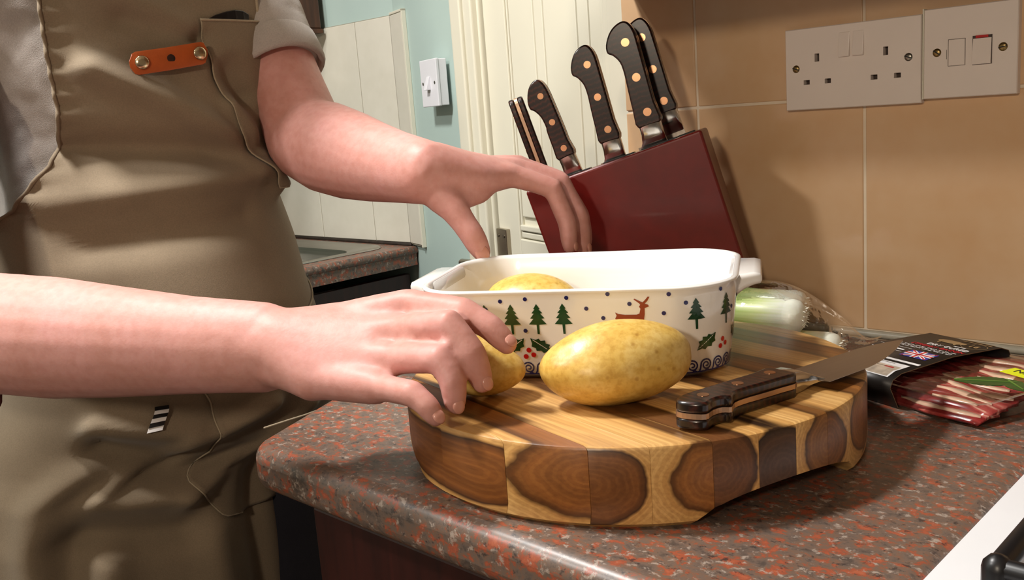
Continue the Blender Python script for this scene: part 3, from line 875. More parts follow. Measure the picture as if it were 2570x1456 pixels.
def board_strip(y0, y1, mat):
    """slice of the disc between two chords, with bevelled rims and finger cuts under two sides"""
    ch = .0028
    def edge(y, r): return math.sqrt(max(r * r - y * y, 1e-8))
    n = 7; ys = [y0 + (y1 - y0) * k / n for k in range(n + 1)]
    levels = []
    b = MB(); rows = []
    for y in ys:
        row = []
        for side in (-1, 1):
            seq = [(BRAD - .006, 0.0), (BRAD - .001, .004), (BRAD, .012), (BRAD, BT - ch), (BRAD - ch * .35, BT - ch * .35), (BRAD - ch, BT)]
            y_in = max(min(y, BRAD - .0065), -BRAD + .0065)
            pts = [(side * max(.0003, edge(y_in, BRAD - .006) - .05), y_in, 0.0)]
            for r, z in seq:
                yy = max(min(y, r - 1e-5), -r + 1e-5); x = side * edge(yy, r)
                ang = math.degrees(math.atan2(yy, x)) + math.degrees(SA)
                # finger cuts: arched undercut centred on world angles -24 and 156
                for cen in (-17, -137, 103):
                    d = (ang - cen + 180) % 360 - 180
                    if abs(d) < 23:
                        lift = .021 * max(0.0, 1 - (d / 23.0) ** 2) ** .5
                        if z < lift:
                            z = lift + z * .02
                pts.append((x, yy, z))
            row.append(pts)
        loop = row[0] + row[1][::-1]
        rows.append(loop)
    b.rings(rows)
    return b.obj('strip', mat, cb, auto=30)


for i in range(len(joints) - 1):
    w = joints[i + 1] - joints[i]
    cxm = (joints[i] + joints[i + 1]) / 2
    side = [-.2, .45, -.5, .5, -.42, .15, .5, -.5, .45, -.5, .5, -.45, .2][i]
    rh = [.022, .029, .027, .025, .027, .029, .026, .025, .027, .026, .027, .026, .02][i]
    cz_ = [.030, .036, .030, .033, .036, .028, .034, .032, .037, .035, .034, .036, .03][i]
    mt_ = wood_strip_mat('acacia_%d' % i, cxm + side * w, cz_, hearts[i], rh, i * 3.1)
    board_strip(joints[i] + .00012, joints[i + 1] - .00012, mt_)

# ================================================================== CASSEROLE DISH
DM = Matrix.Translation((-.007, -.364, BT)) @ Matrix.Rotation(R(29), 4, 'Z')
dish = thing('casserole_dish', 'white rectangular casserole dish with printed winter trees and reindeer', 'dish', mtx=DM)
DH = .0742


def dsec(h):
    t = max(0, min(1, h / DH))
    return .122 + .009 * t ** .8, .085 + .0085 * t ** .8, .044 + .006 * t


def drr(hx, hy, r, z): return [(x, y, z) for x, y in rrect(hx, hy, r, 10)]


d = MB(); rg = []
rg.append(drr(.108, .071, .036, .0015)); rg.append(drr(.112, .075, .038, .0)); rg.append(drr(.1165, .0795, .041, .0)); rg.append(drr(.1185, .0815, .042, .0025))
for h in (.005, .012, .03, .05, .066, .0715):
    a, b_, c_ = dsec(h); rg.append(drr(a, b_, c_, h))
a, b_, c_ = dsec(DH)
rg += [drr(a + .0008, b_ + .0008, c_, DH - .0012), drr(a, b_, c_, DH), drr(a - .0022, b_ - .0022, c_ - .002, DH + .0006), drr(a - .0045, b_ - .0045, c_ - .004, DH - .0004), drr(a - .0058, b_ - .0058, c_ - .005, DH - .003)]
for h in (.05, .03, .016):
    a, b_, c_ = dsec(h); rg.append(drr(a - .0062, b_ - .0062, c_ - .006, h))
rg += [drr(.108, .071, .034, .009), drr(.098, .061, .03, .0062)]
d.rings(rg); body = d.obj('body', 'ceramic', dish, smooth=True)
for s in (-1, 1):
    h = MB(); rr_ = []
    for x, w, zt, zb in ((.124, .046, DH - .0008, DH - .026), (.131, .044, DH - .001, DH - .017), (.136, .041, DH - .001, DH - .0135), (.143, .0375, DH - .0005, DH - .0110), (.148, .036, DH - .0016, DH - .0100), (.1495, .034, DH - .004, DH - .008)):
        zc = (zt + zb) / 2; hz = (zt - zb) / 2
        rr_.append([(s * x, px_ , zc + pz_) for px_, pz_ in rrect(w, hz, min(hz, w) * .75, 4)])
    h.rings(rr_); h.obj('handle', 'ceramic', dish, smooth=True)


def dsurf(s, h, off=.00035):
    """point on the outer wall: s metres along the wall from the middle of the front, h above the base"""
    hx, hy, r = dsec(h); sg = 1 if s >= 0 else -1; s = abs(s)
    L = hx - r
    if s <= L: x, y, nx, ny = s, -hy, 0, -1
    elif s <= L + r * PI / 2:
        a = (s - L) / r; nx, ny = math.sin(a), -math.cos(a); x, y = L + r * nx, -hy + r + r * ny
    else:
        q = s - L - r * PI / 2; x, y, nx, ny = hx, -hy + r + q, 1, 0
    return (sg * (x + nx * off), y + ny * off, h)


def xs_of(x):
    """front-plane x to wall length"""
    L = .127 - .049; r = .049; sg = 1 if x >= 0 else -1; x = abs(x)
    if x <= L: return sg * x
    return sg * (L + r * math.asin(min(.995, (x - L) / r)))


def decal(name, poly, s0, h0, mat, scale=1.0, sub=.004):
    """flat glazed shape wrapped on the dish wall; poly in metres, refined so that it follows the wall"""
    bm = bmesh.new(); vs = [bm.verts.new((p[0], p[1], 0)) for p in poly]
    for i in range(len(vs)): bm.edges.new((vs[i], vs[(i + 1) % len(vs)]))
    bmesh.ops.triangle_fill(bm, edges=bm.edges[:], use_beauty=True)
    for _ in range(3):
        lg = [e for e in bm.edges if e.calc_length() > sub]
        if not lg: break
        bmesh.ops.subdivide_edges(bm, edges=lg, cuts=1); bmesh.ops.triangulate(bm, faces=bm.faces[:])
    for v in bm.verts: v.co = dsurf(s0 + v.co.x * scale, h0 + v.co.y * scale)
    me = bpy.data.meshes.new(name); bm.to_mesh(me); bm.free(); me.materials.append(M[mat])
    o = bpy.data.objects.new(name, me); C.objects.link(o); o.parent = dish
    return o


tree = [(-.0009, 0), (.0009, 0), (.0011, .0078), (.0072, .0082), (.0032, .0128), (.0058, .0131), (.0026, .0170), (.0044, .0174), (.0016, .0206), (.0026, .0209), (0, .0250),
        (-.0026, .0209), (-.0016, .0206), (-.0044, .0174), (-.0026, .0170), (-.0058, .0131), (-.0032, .0128), (-.0072, .0082), (-.0011, .0078)]
for x in (-.0655, -.0437, -.0226, -.0017):
    decal('tree_motif', tree, x, .0385, 'leafgreen')
for s in (xs_of(.1005), xs_of(.120) + .002, xs_of(.124) + .022, xs_of(.124) + .048, xs_of(.124) + .074):
    decal('tree_motif', tree, s, .0400, 'pinegreen')
deer = [(-.0135, .0125), (-.0125, .0098), (-.0138, .0072), (-.0118, .0060), (-.0112, .0), (-.0098, .0), (-.0092, .0065), (-.004, .0068), (.004, .0066), (.0062, .0062), (.0068, .0), (.0082, .0), (.0086, .0072), (.0092, .0105),
        (.0094, .0155), (.0128, .0168), (.0122, .0182), (.0096, .0190), (.0118, .0212), (.0136, .0244), (.0122, .0246), (.0102, .0222), (.0082, .0202), (.0066, .0208), (.0040, .0222), (.0020, .0232), (.0014, .0225), (.0036, .0208),
        (.0056, .0192), (.0062, .0182), (.0052, .0168), (.0062, .0150), (.0052, .0112), (.003, .0104), (-.006, .0104), (-.0112, .0112)]
decal('reindeer_motif', deer, .053, .0430, 'deer')
decal('reindeer_motif', [(-x, y) for x, y in deer][::-1], -.088, .0415, 'deer')
circ = [(math.cos(2 * PI * k / 12), math.sin(2 * PI * k / 12)) for k in range(12)]
dots = [(-.0517, .0661), (-.0312, .0675), (.0021, .068), (-.0643, .0595), (.0346, .0703), (.0172, .0589), (.03, .051), (.051, .0621), (.0812, .0692), (.0934, .0618), (.0768, .0542), (.1175, .0690), (-.0332, .0414), (.064, .0392), (-.078, .067), (.1245, .052)]
for x, h in dots:
    decal('snow_dot', [(a * .0017, b * .0017) for a, b in circ], xs_of(x), h, 'navy')
leaf = [(-.0085, -.0062), (-.0062, -.0012), (-.0072, .0010), (-.0038, .0018), (-.0035, .0046), (.0002, .0042), (.0016, .0062), (.0042, .0052), (.0085, .0066), (.0074, .0020), (.0080, -.0004), (.0046, -.0018), (.0042, -.0042), (.0004, -.0040), (-.0016, -.0060), (-.0044, -.0050)]


def holly(s, h, flip=1):
    lf = [(x * flip, y) for x, y in leaf]
    if flip < 0: lf = lf[::-1]
    o = decal('holly_leaf', lf, s, h, 'leafgreen')
    decal('leaf_vein', [(-.0075 * flip, -.0052), (.007 * flip, .0052), (.0066 * flip, .0056), (-.0078 * flip, -.0049)][::flip], s, h, 'ceramic')


def berries(s, h):
    for dx, dy in ((0, .0034), (-.0028, -.002), (.0036, -.0006)):
        decal('berry', [(a * .0021, b * .0021) for a, b in circ], s + dx, h + dy, 'berry')


holly(-.0435, .0285, 1); holly(-.0215, .0285, -1); berries(-.0320, .0216)
holly(xs_of(.1072), .0285, 1); holly(xs_of(.1235) + .012, .0295, -1); berries(xs_of(.1185), .0245)
holly(.022, .0285, 1); holly(.044, .0285, -1); berries(.0335, .0216)
# spiral border
sp = MB()
for k in range(-9, 13):
    c = k * .0118 + .002
    pts = []
    for i in range(26):
        a = 3.6 * PI * (1 - i / 25.0); r = .0008 + .0042 * (a / (3.6 * PI))
        pts.append((c + r * math.cos(a + PI * 1.25), .0098 + r * math.sin(a + PI * 1.25)))
    pts = [(c - .0062, .0052), (c - .0052, .0070)] + pts
    for j in range(len(pts) - 1):
        a = np.array(pts[j]); b = np.array(pts[j + 1]); t = b - a; n = np.array([-t[1], t[0]]); n = n / (np.linalg.norm(n) + 1e-9) * .00062
        sp.add([dsurf(*(a - n)), dsurf(*(b - n)), dsurf(*(b + n)), dsurf(*(a + n))], [(0, 1, 2, 3)])
for k in range(-30, 42):
    a, b = k * .0036, (k + 1) * .0036
    sp.add([dsurf(a, .0042), dsurf(b, .0042), dsurf(b, .0052), dsurf(a, .0052)], [(0, 1, 2, 3)])
    if k % 3 == 0: sp.add([dsurf(a - .0012, .0052), dsurf(a + .0026, .0052), dsurf(a + .0008, .0072)], [(0, 1, 2)])
sp.obj('spiral_border', 'navy', dish)


# ================================================================== POTATOES
def potato(label, loc, rad, rot, seed, group='large yellow potatoes'):
    r_ = np.random.RandomState(seed); ph = r_.rand(6) * 6
    b = MB(); rings = []; n, m = 40, 28
    eyes = [Vector(v).normalized() for v in r_.randn(9, 3)]
    for j in range(1, m):
        t = PI * j / m; ring = []
        for i in range(n):
            p = 2 * PI * i / n
            q = Vector((math.cos(t), math.sin(t) * math.cos(p), math.sin(t) * math.sin(p)))
            k = 1 + .05 * math.sin(2 * q.x + ph[0]) + .04 * math.sin(3 * q.y + ph[1]) + .03 * math.sin(4 * q.z + 2 * q.x + ph[2])
            for e in eyes:
                dd = (q - e).length
                k -= .035 * math.exp(-(dd / .10) ** 2)
            sx = 1 - .10 * q.x
            ring.append((q.x * rad[0] * k, q.y * rad[1] * k * sx, q.z * rad[2] * k * sx))
        rings.append(ring)
    b.rings(rings)
    o = b.obj('potato', 'potato', smooth=True, sub=1)
    o.location = loc; o.rotation_euler = rot
    return tag(o, label, 'potato', group)


potato('large unpeeled yellow potato lying on the board in front of the dish', (.1035, -.4665, BT + .0288), (.0565, .0305, .0296), (0, R(-4), R(48)), 11)
potato('yellow potato lying inside the white dish', (-.079, -.356, BT + .0062 + .0285), (.049, .030, .0292), (0, 0, R(24)), 5)
potato('yellow potato under the fingers of the near hand', (.000, -.510, BT + .0238), (.038, .0250, .0236), (0, R(8), R(22)), 8)

# ================================================================== KNIFE ON THE BOARD
kd = Vector((.2115, -.2285, .0605)) - Vector((.1790, -.4960, .0680))
kk = thing('kitchen_knife', 'dark-handled kitchen knife lying flat on the board with its blade over the rim', 'knife',
           mtx=axes(kd, Vector((-kd.y, kd.x, 0)), (.1790, -.4960, .0682)))
knife_parts(kk, .108, .148, .036, .98, .55)


# ================================================================== LEEKS IN A BAG
def leek(label, loc, rz, ry, r, L, group='leeks in the clear bag'):
    """x runs from the root end to the leaf end"""
    root = thing('leek', label, 'leek', loc, (0, ry, rz), group)
    b = MB(); prof = [(-.002, .35), (.0, .62), (.004, .90), (.010, 1.0), (.04, .98), (L * .6, .96), (L, 1.05)]
    b.rings([[(x, r * k * math.cos(2 * PI * i / 24), r * k * math.sin(2 * PI * i / 24)) for i in range(24)] for x, k in prof])
    b.obj('stem', 'leek', root, smooth=True)
    rt = MB(); rr_ = random.Random(int(r * 1e5))
    for k in range(26):
        a = rr_.random() * 2 * PI; q = rr_.random() ** .5 * r * .55
        y, z = q * math.cos(a), q * math.sin(a)
        rt.tube([(.0, y, z), (-.002, y * 1.1, z * 1.1), (-.0033, y * 1.2, z * 1.2 - .0004)], [.0006, .0005, .0003], n=5)
    rt.obj('roots', 'leek', root, smooth=True)
    lf = MB()
    for s in (-1, 1):
        rows = []
        for k in range(8):
            t = k / 7; x = L - .01 + .03 * t
            rows.append([(x, s * r * (.55 + .5 * t) + dy * r * (1 - .5 * t), dz * r * (.9 - .4 * t) - .001 * t) for dy, dz in ((-.5, -.6), (-.2, -.75), (.25, -.35), (.42, 0), (.25, .35), (-.2, .75), (-.5, .6))])
        lf.rings(rows, False, False, closed=False)
    lf.obj('leaves', 'leek', root, smooth=True, solid=.0012)
    return root


leek('thick leek lying on top of the bagged bundle, towards the board', (.092, -.158, .0545), R(180 + 9), 0, .0172, .11)
leek('slim leek at the bottom of the bag, its root end poking past the others', (.119, -.136, .0186), R(180 + 8), 0, .0178, .12)
leek('pale leek lying on top of the bagged bundle, towards the tan tiles', (.076, -.121, .0560), R(180 + 8), 0, .0160, .07)
leek('leek lying on the worktop beneath the thick leek', (.080, -.178, .0188), R(180 + 9), 0, .0170, .08)


def bag():
    """clear bag drawn tight round the leeks and gathered to a twisted tail"""
    root = thing('plastic_bag', 'clear crinkled plastic bag around the leeks, gathered to a twist', 'bag', (.0, -.15, 0))
    b = MB(); rows = []
    secs = [(-.05, -.166, .040, .038, .037), (-.02, -.160, .041, .045, .039), (.03, -.152, .0415, .047, .0395), (.06, -.147, .0415, .046, .0405), (.082, -.143, .038, .043, .037), (.100, -.134, .031, .033, .029), (.112, -.118, .024, .020, .020),
            (.118, -.100, .016, .011, .013), (.121, -.086, .011, .006, .009), (.124, -.074, .009, .008, .008), (.127, -.062, .009, .012, .008)]
    n = 56
    for si, (x, yc, zc, ry, rz) in enumerate(secs):
        ring = []
        for i in range(n):
            a = 2 * PI * i / n
            cr = 1 + .05 * math.sin(7 * a + si * 1.3) + .04 * math.sin(13 * a + si * 2.1) + (.12 * math.sin(9 * a + si) if si > 5 else 0)
            z = zc + rz * cr * math.sin(a) + (.004 * max(0, math.sin(a)) ** 3 if .02 < x < .07 else 0)
            ring.append((x, yc + .15 + ry * cr * math.cos(a), max(z, .0012)))
        rows.append(ring)
    b.rings(rows, False, False)
    b.obj('film', 'bag', root, smooth=True, sub=1)


bag()

# ================================================================== BACON PACK
q_ = Vector((.0496, .1401)); pang = math.atan2(-.0358, .0877)
PK = Matrix.Translation((.2057, -.2301, 0)) @ Matrix.Rotation(R(-20.0), 4, 'Z')     # x along the pack, y towards the wall
pk = thing('bacon_pack', 'clear tray of sliced bacon in a black card sleeve by the tan tiles', 'food pack', mtx=PK)
PW = .148; TZ = .024
# tray
xa, xb = -.098, .081
tm = MB()


def tring(ins, z, r=.02):
    hx_, hy_ = (xb - xa) / 2 - ins, PW / 2 - .002 - ins
    return [(x + (xa + xb) / 2, y + PW / 2, z) for x, y in rrect(hx_, hy_, max(.006, r - ins * .3), 6)]


tm.rings([tring(.013, .0006), tring(.0105, .003), tring(.006, .019), tring(.0045, TZ - .0022), tring(.0, TZ - .0018), tring(.0, TZ - .001)], True, False)
tm.obj('tray', 'tray', pk, auto=50)
fmb = MB(); rows = []
for i in range(15):
    x = xa + .001 + (xb - xa - .002) * i / 14; row = []
    for j in range(11):
        y = .003 + (PW - .006) * j / 10; u = (i / 14 - .5) * 2; v = (j / 10 - .5) * 2
        row.append((x, y, TZ - .0008 + .0032 * (1 - u ** 4) * (1 - v ** 4) + .0005 * math.sin(9 * u + 4 * v)))
    rows.append(row)
fmb.rings(rows, False, False, closed=False); fmb.obj('film', 'film', pk, smooth=True)
# rashers
for k in range(9):
    b = MB(); rows = []; y0 = .016 + k * .0128; rr_ = random.Random(k)
    for i in range(22):
        t = i / 21; x = -.088 + .160 * t
        zz = .0075 + .0035 * k ** .5 + .0012 * math.sin(9 * t + k) + .0005 * k
        wob = .0022 * math.sin(14 * t + k * 2.1)
        rows.append([(x, y0 + wob + yy, min(TZ - .0015, zz + zo)) for yy, zo in ((-.004, -.003), (.010, .0005), (.022, -.001), (.022, -.0032), (.010, -.002), (-.004, -.0052))])
    b.rings(rows); o = b.obj('rasher', 'bacon', pk, smooth=True)
    f = MB(); rows = []; f0 = .50 + .05 * ((k * 7) % 4); f1 = .98 - .04 * ((k * 5) % 3)
    for i in range(22):
        t = f0 + (f1 - f0) * i / 21; x = -.088 + .160 * t
        zz = .0075 + .0035 * k ** .5 + .0012 * math.sin(9 * t + k) + .0005 * k; wob = .0022 * math.sin(14 * t + k * 2.1)
        w_ = (.0022 + .0010 * math.sin(22 * t + k * 1.7)) * min(1, 8 * (t - f0) + .15, 8 * (f1 - t) + .15)
        rows.append([(x, y0 + wob + .004 + yy, min(TZ - .0011, zz + zo)) for yy, zo in ((-w_, -.0008), (w_, .0008), (w_, -.0008), (-w_, -.002))])
    f.rings(rows); f.obj('fat_streak', 'bacon_fat', o, smooth=True)


def bay(cx, cy, ang, L, w):
    pts = []; n = 22
    for s in (1, -1):
        for i in range(n):
            t = i / (n - 1) if s > 0 else 1 - i / (n - 1)
            ww = w * math.sin(PI * min(1, t * .96 + .02)) ** .8 * (1 + .10 * (i % 2))
            pts.append((L * (t - .5), s * ww / 2))
    m = Matrix.Translation((cx, cy, TZ + .0034)) @ Matrix.Rotation(ang, 4, 'Z') @ Matrix.Rotation(R(3), 4, 'X')
    o = MB().prism(pts[::-1], -.0003, .0004, m).obj('bay_leaf', 'bayleaf', pk)
    MB().prism([(-L * .5, -.0007), (L * .42, -.0003), (L * .42, .0003), (-L * .5, .0007)], .0004, .0009, m).obj('midrib', 'bayrib', o)


bay(.052, .052, R(38), .050, .019); bay(.072, .058, R(-30), .032, .014)
# sleeve: bent card round the tray between xs0 and xs1
xs0, xs1 = -.075, .001
sl = MB(); e_ = .0006
sec = [(.012, .0006), (.008, .0012), (-.001, TZ - .004), (.002, TZ + .002), (.012, TZ + .0058), (PW / 2, TZ + .0088), (PW - .012, TZ + .0058), (PW - .002, TZ + .002), (PW + .001, TZ - .004), (PW - .008, .0012), (PW - .012, .0006)]
sl.rings([[(xs0, y, z) for y, z in sec], [(xs1, y, z) for y, z in sec]], False, False, closed=False)
so = sl.obj('sleeve', 'card', pk, solid=.0007, solid_off=1, auto=40)
so.data.materials.append(M['card_in'])
for m_ in so.modifiers:
    if m_.type == 'SOLIDIFY': m_.material_offset_rim = 1


def sleeve_z(y):
    ys = [p[0] for p in sec[2:9]]; z = [p[1] for p in sec[2:9]]
    return float(np.interp(y, ys, z)) + .0011


def sleeve_m(x, y):
    sl_ = (sleeve_z(y + .004) - sleeve_z(y - .004)) / .008
    return Matrix.Translation((x, y, sleeve_z(y))) @ Matrix.Rotation(math.atan(sl_), 4, 'X')


def patch(name, x0, x1, y0, y1, mat, lift=0, parent=None):
    ys = sorted({y0, y1} | {p[0] for p in sec[2:9] if y0 < p[0] < y1} | set(np.linspace(y0, y1, 4)))
    MB().rings([[(x0, y, sleeve_z(y) + lift) for y in ys], [(x1, y, sleeve_z(y) + lift) for y in ys]], False, False, closed=False).obj(name, mat, parent or pk)


text_mesh('DRY CURED', .0078, 'print_text', 'print_white', pk, sleeve_m(-.024, .098))
patch('print_line', -.024, -.012, .1052, .1072, 'print_white')
text_mesh('STREAKY BACON', .0070, 'print_text', 'print_red', pk, sleeve_m(-.028, .0895))
for i, y in enumerate((.0825, .0790, .0755)):
    for k in range(10):
        x = -.064 + k * .0062; patch('print_line', x, x + .0040 + .0012 * ((k + i) % 2), y - .0006, y + .0006, 'print_white')
text_mesh('16', .0105, 'print_text', 'print_gold', pk, sleeve_m(-.0125, .118))
rg_ = MB()
for k in range(28):
    a, b = 2 * PI * k / 28, 2 * PI * (k + 1) / 28
    vs = []
    for aa, rr_ in ((a, .0125), (b, .0125), (b, .0131), (a, .0131)):
        x, y = -.0125 + rr_ * .9 * math.cos(aa), .118 + rr_ * .8 * math.sin(aa); vs.append((x, y, sleeve_z(y) + .0001))
    rg_.add(vs, [(0, 1, 2, 3)])
rg_.obj('print_ring', 'print_gold', pk)
pig = [(-.014, .002), (-.012, .0055), (-.006, .0072), (.004, .0070), (.009, .0056), (.0135, .0050), (.0150, .0025), (.0140, .0005), (.0105, -.0005), (.0090, -.0030), (.0094, -.0062), (.0076, -.0062), (.0064, -.0030),
       (-.004, -.0030), (-.0072, -.0022), (-.0076, -.0062), (-.0094, -.0062), (-.0098, -.0010), (-.0125, -.0008)]
m = sleeve_m(-.036, .116); MB().prism(pig, -.0001, .0002, m).obj('print_pig', 'print_gold', pk)
for k in range(2): patch('print_line', -.034, -.004, .1345 - .0045 * k, .1362 - .0045 * k, 'print_gold')
patch('print_line', -.074, -.038, .0690, .0694, 'print_white'); patch('print_line', -.074, -.040, .0575, .0580, 'print_white')
patch('print_line', -.070, -.042, .0620, .0645, 'print_white')
# flag
fx0, fx1, fy0, fy1 = -.036, -.008, .050, .068
patch('flag_field', fx0, fx1, fy0, fy1, 'print_blue')
fmx = (fx0 + fx1) / 2; fmy = (fy0 + fy1) / 2
for nm, mt_, w_, lf_ in (('flag_white', 'print_white', .0042, .0001), ('flag_red', 'print_red', .0018, .0002)):
    fl = MB()
    for (ax_, ay_), (bx_, by_) in (((fx0, fy0), (fx1, fy1)), ((fx0, fy1), (fx1, fy0))):
        t = Vector((bx_ - ax_, by_ - ay_)); n = Vector((-t.y, t.x)).normalized() * (w_ / 2 * .8)
        ins = t.normalized() * (w_ * .9)
        pp = [Vector((ax_, ay_)) - n + ins, Vector((bx_, by_)) - n - ins, Vector((bx_, by_)) + n - ins, Vector((ax_, ay_)) + n + ins]
        fl.add([(p.x, p.y, sleeve_z(p.y) + lf_) for p in pp], [(0, 1, 2, 3)])
    fl.obj(nm, mt_, pk)
    ww = w_ * 1.35
    patch(nm, fx0, fx1, fmy - ww / 2, fmy + ww / 2, mt_, lf_ + .0002); patch(nm, fmx - ww / 2, fmx + ww / 2, fy0, fy1, mt_, lf_ + .0002)
patch('print_bar', -.042, -.002, .0345, .0385, 'print_white')
patch('nutrition_panel', -.0745, -.006, .0030, .0300, 'print_white')
patch('print_picture', -.034, -.008, .0040, .022, 'print_food', .0001)
for x, y in ((-.056, .0245), (-.044, .0235), (-.022, .018)): patch('print_spot', x, x + .009, y - .0012, y + .0012, 'print_red', .0002)
for y in (.0275, .0180): patch('print_line', -.0745, -.02, y - .0003, y + .0003, 'black', .0002)
patch('print_line', -.068, -.056, .0090, .0112, 'card_in', .0002)
# sticker on the film
stm = Matrix.Translation((.060, .088, TZ + .0036)) @ Matrix.Rotation(R(-6), 4, 'Z')
st = MB().prism([(-.019, -.0085), (.019, -.0085), (.019, .0085), (-.019, .0085)], -.0002, .0002, stm).obj('sticker', 'yellow', pk)
text_mesh('NEW', .011, 'sticker_text', 'card', st, stm @ Matrix.Translation((0, .002, .0003)))

# ================================================================== THE PERSON
FV = Vector((.966, -.259, 0)); LV = Vector((.259, .966, 0)); UP = Vector((0, 0, 1))
PC = Vector((-.575, -.462, 0))
ZK = [-.92, -.45, -.30, -.15, -.10, -.075, -.05, -.01, .03, .08, .14, .21, .28, .36, .44, .52]
AK = [.16, .180, .180, .176, .172, .185, .188, .165, .150, .141, .134, .122, .134, .156, .165, .15]
BK = [.12, .135, .135, .132, .128, .132, .136, .146, .152, .150, .138, .120, .114, .110, .105, .085]
SK = [.0, .005, .008, .010, .012, .014, .016, .024, .028, .026, .018, .006, .0, -.002, -.004, -.012]
QK = [-.088, -.088, -.088, -.085, -.072, -.030, -.012, .0, .0, .0, .0, .0, .0, .0, .0, .0]


LK = [.01, .01, .01, .01, .012, .02, .025, .03, .04, .055, .065, .07, .06, .05, .045, .03]


def sec(z): return float(np.interp(z, ZK, AK)), float(np.interp(z, ZK, BK)), float(np.interp(z, ZK, SK))


def torso(th, z, off=0.0):
    a, b, s = sec(z); ct, st = math.cos(th), math.sin(th)
    if st < 0: a += float(np.interp(z, ZK, LK))
    n = Vector((ct / b, st / a)).normalized()
    return PC + FV * (s + b * ct + off * n.x) + LV * (float(np.interp(z, ZK, QK)) + a * st + off * n.y) + UP * z


# ---- pose
Lsh = at(586, -120, 1.16); Lel = at(772, 352, 1.10); Lwr = at(1065, 432, .935)
Rsh = PC - LV * .200 - FV * .020 + UP * .43
Rwr = at(672, 872, .735); Rel = at(-165, 822, .845)
sk = MB()
# torso and pelvis
tz = [-.16, -.10, -.04, .02, .08, .14, .21, .28, .36, .44]
sk.rings([[torso(2 * PI * k / 40, z, -.036) for k in range(40)] for z in tz])
# shoulders, neck, head
chest = PC + UP * .40
for sh in (Lsh, Rsh):
    sk.tube([chest + (sh - chest) * .25, chest + (sh - chest) * .7 + UP * .01, sh], [.075, .068, .056], n=16)
sk.tube([PC + UP * .42, PC + UP * .52 + FV * .005, PC + UP * .59 + FV * .06 - LV * .03], [(.075, .07), (.058, .056), (.056, .056)], n=16)
HC = PC + UP * .630 + FV * .085 - LV * .045
hm = Matrix((FV, LV, UP)).transposed() @ Matrix.Rotation(R(32), 3, 'Y')
HF = hm @ Vector((1, 0, 0)); HL = hm @ Vector((0, 1, 0)); HU = hm @ Vector((0, 0, 1))
sk.ell(HC, (.098, .076, .115), 28, 18, hm)
sk.ell(HC + HF * .035 - HU * .055, (.058, .052, .062), 24, 14, hm)          # jaw
sk.tube([HC + HF * .092 + HU * .015, HC + HF * .112 - HU * .022, HC + HF * .100 - HU * .034], [.008, .014, .010], n=10)   # nose
sk.tube([HC + HF * .086 - HL * .02 - HU * .062, HC + HF * .093 - HU * .061, HC + HF * .086 + HL * .02 - HU * .062], [.006, .0085, .006], n=10)   # lips
for s in (-1, 1): sk.ell(HC + HL * (.076 * s) - HF * .008 - HU * .008, (.017, .007, .030), 14, 10, hm)
# legs and feet
for s in (-1, 1):
    hp_ = PC + LV * (.085 * s) + FV * .02
    sk.tube([hp_ + UP * -.10, hp_ + UP * -.30 + FV * .01, hp_ + UP * -.48 + FV * .01, hp_ + UP * -.66 - FV * .01, hp_ + UP * -.86 - FV * .01], [.082, .072, .052, .054, .036], n=16)
    sk.tube([hp_ + UP * -.875 - FV * .04, hp_ + UP * -.885 + FV * .06, hp_ + UP * -.892 + FV * .15], [(.036, .03), (.042, .03), (.036, .022)], n=14, ref=LV)


def limb(a, b, radii, ref, bulge=None):
    n = len(radii); pts = [a.lerp(b, k / (n - 1)) for k in range(n)]
    if bulge:
        pts = [p + bulge * math.sin(PI * k / (n - 1)) for k, p in enumerate(pts)]
    sk.tube(pts, radii, n=20, ref=ref)


limb(Lsh, Lel, [.050, .045, .043, .044, .047], CU)
limb(Lel, Lwr, [(.048, .048), (.052, .050), (.049, .047), (.043, .040), (.037, .032), (.0325, .027)], CU, UP * -.004)
limb(Rsh, Rel, [.050, .048, .046, .046, .047], CU)
limb(Rel, Rwr, [(.047, .047), (.053, .050), (.052, .048), (.046, .042), (.0395, .034), (.0355, .029)], CU, UP * -.003)


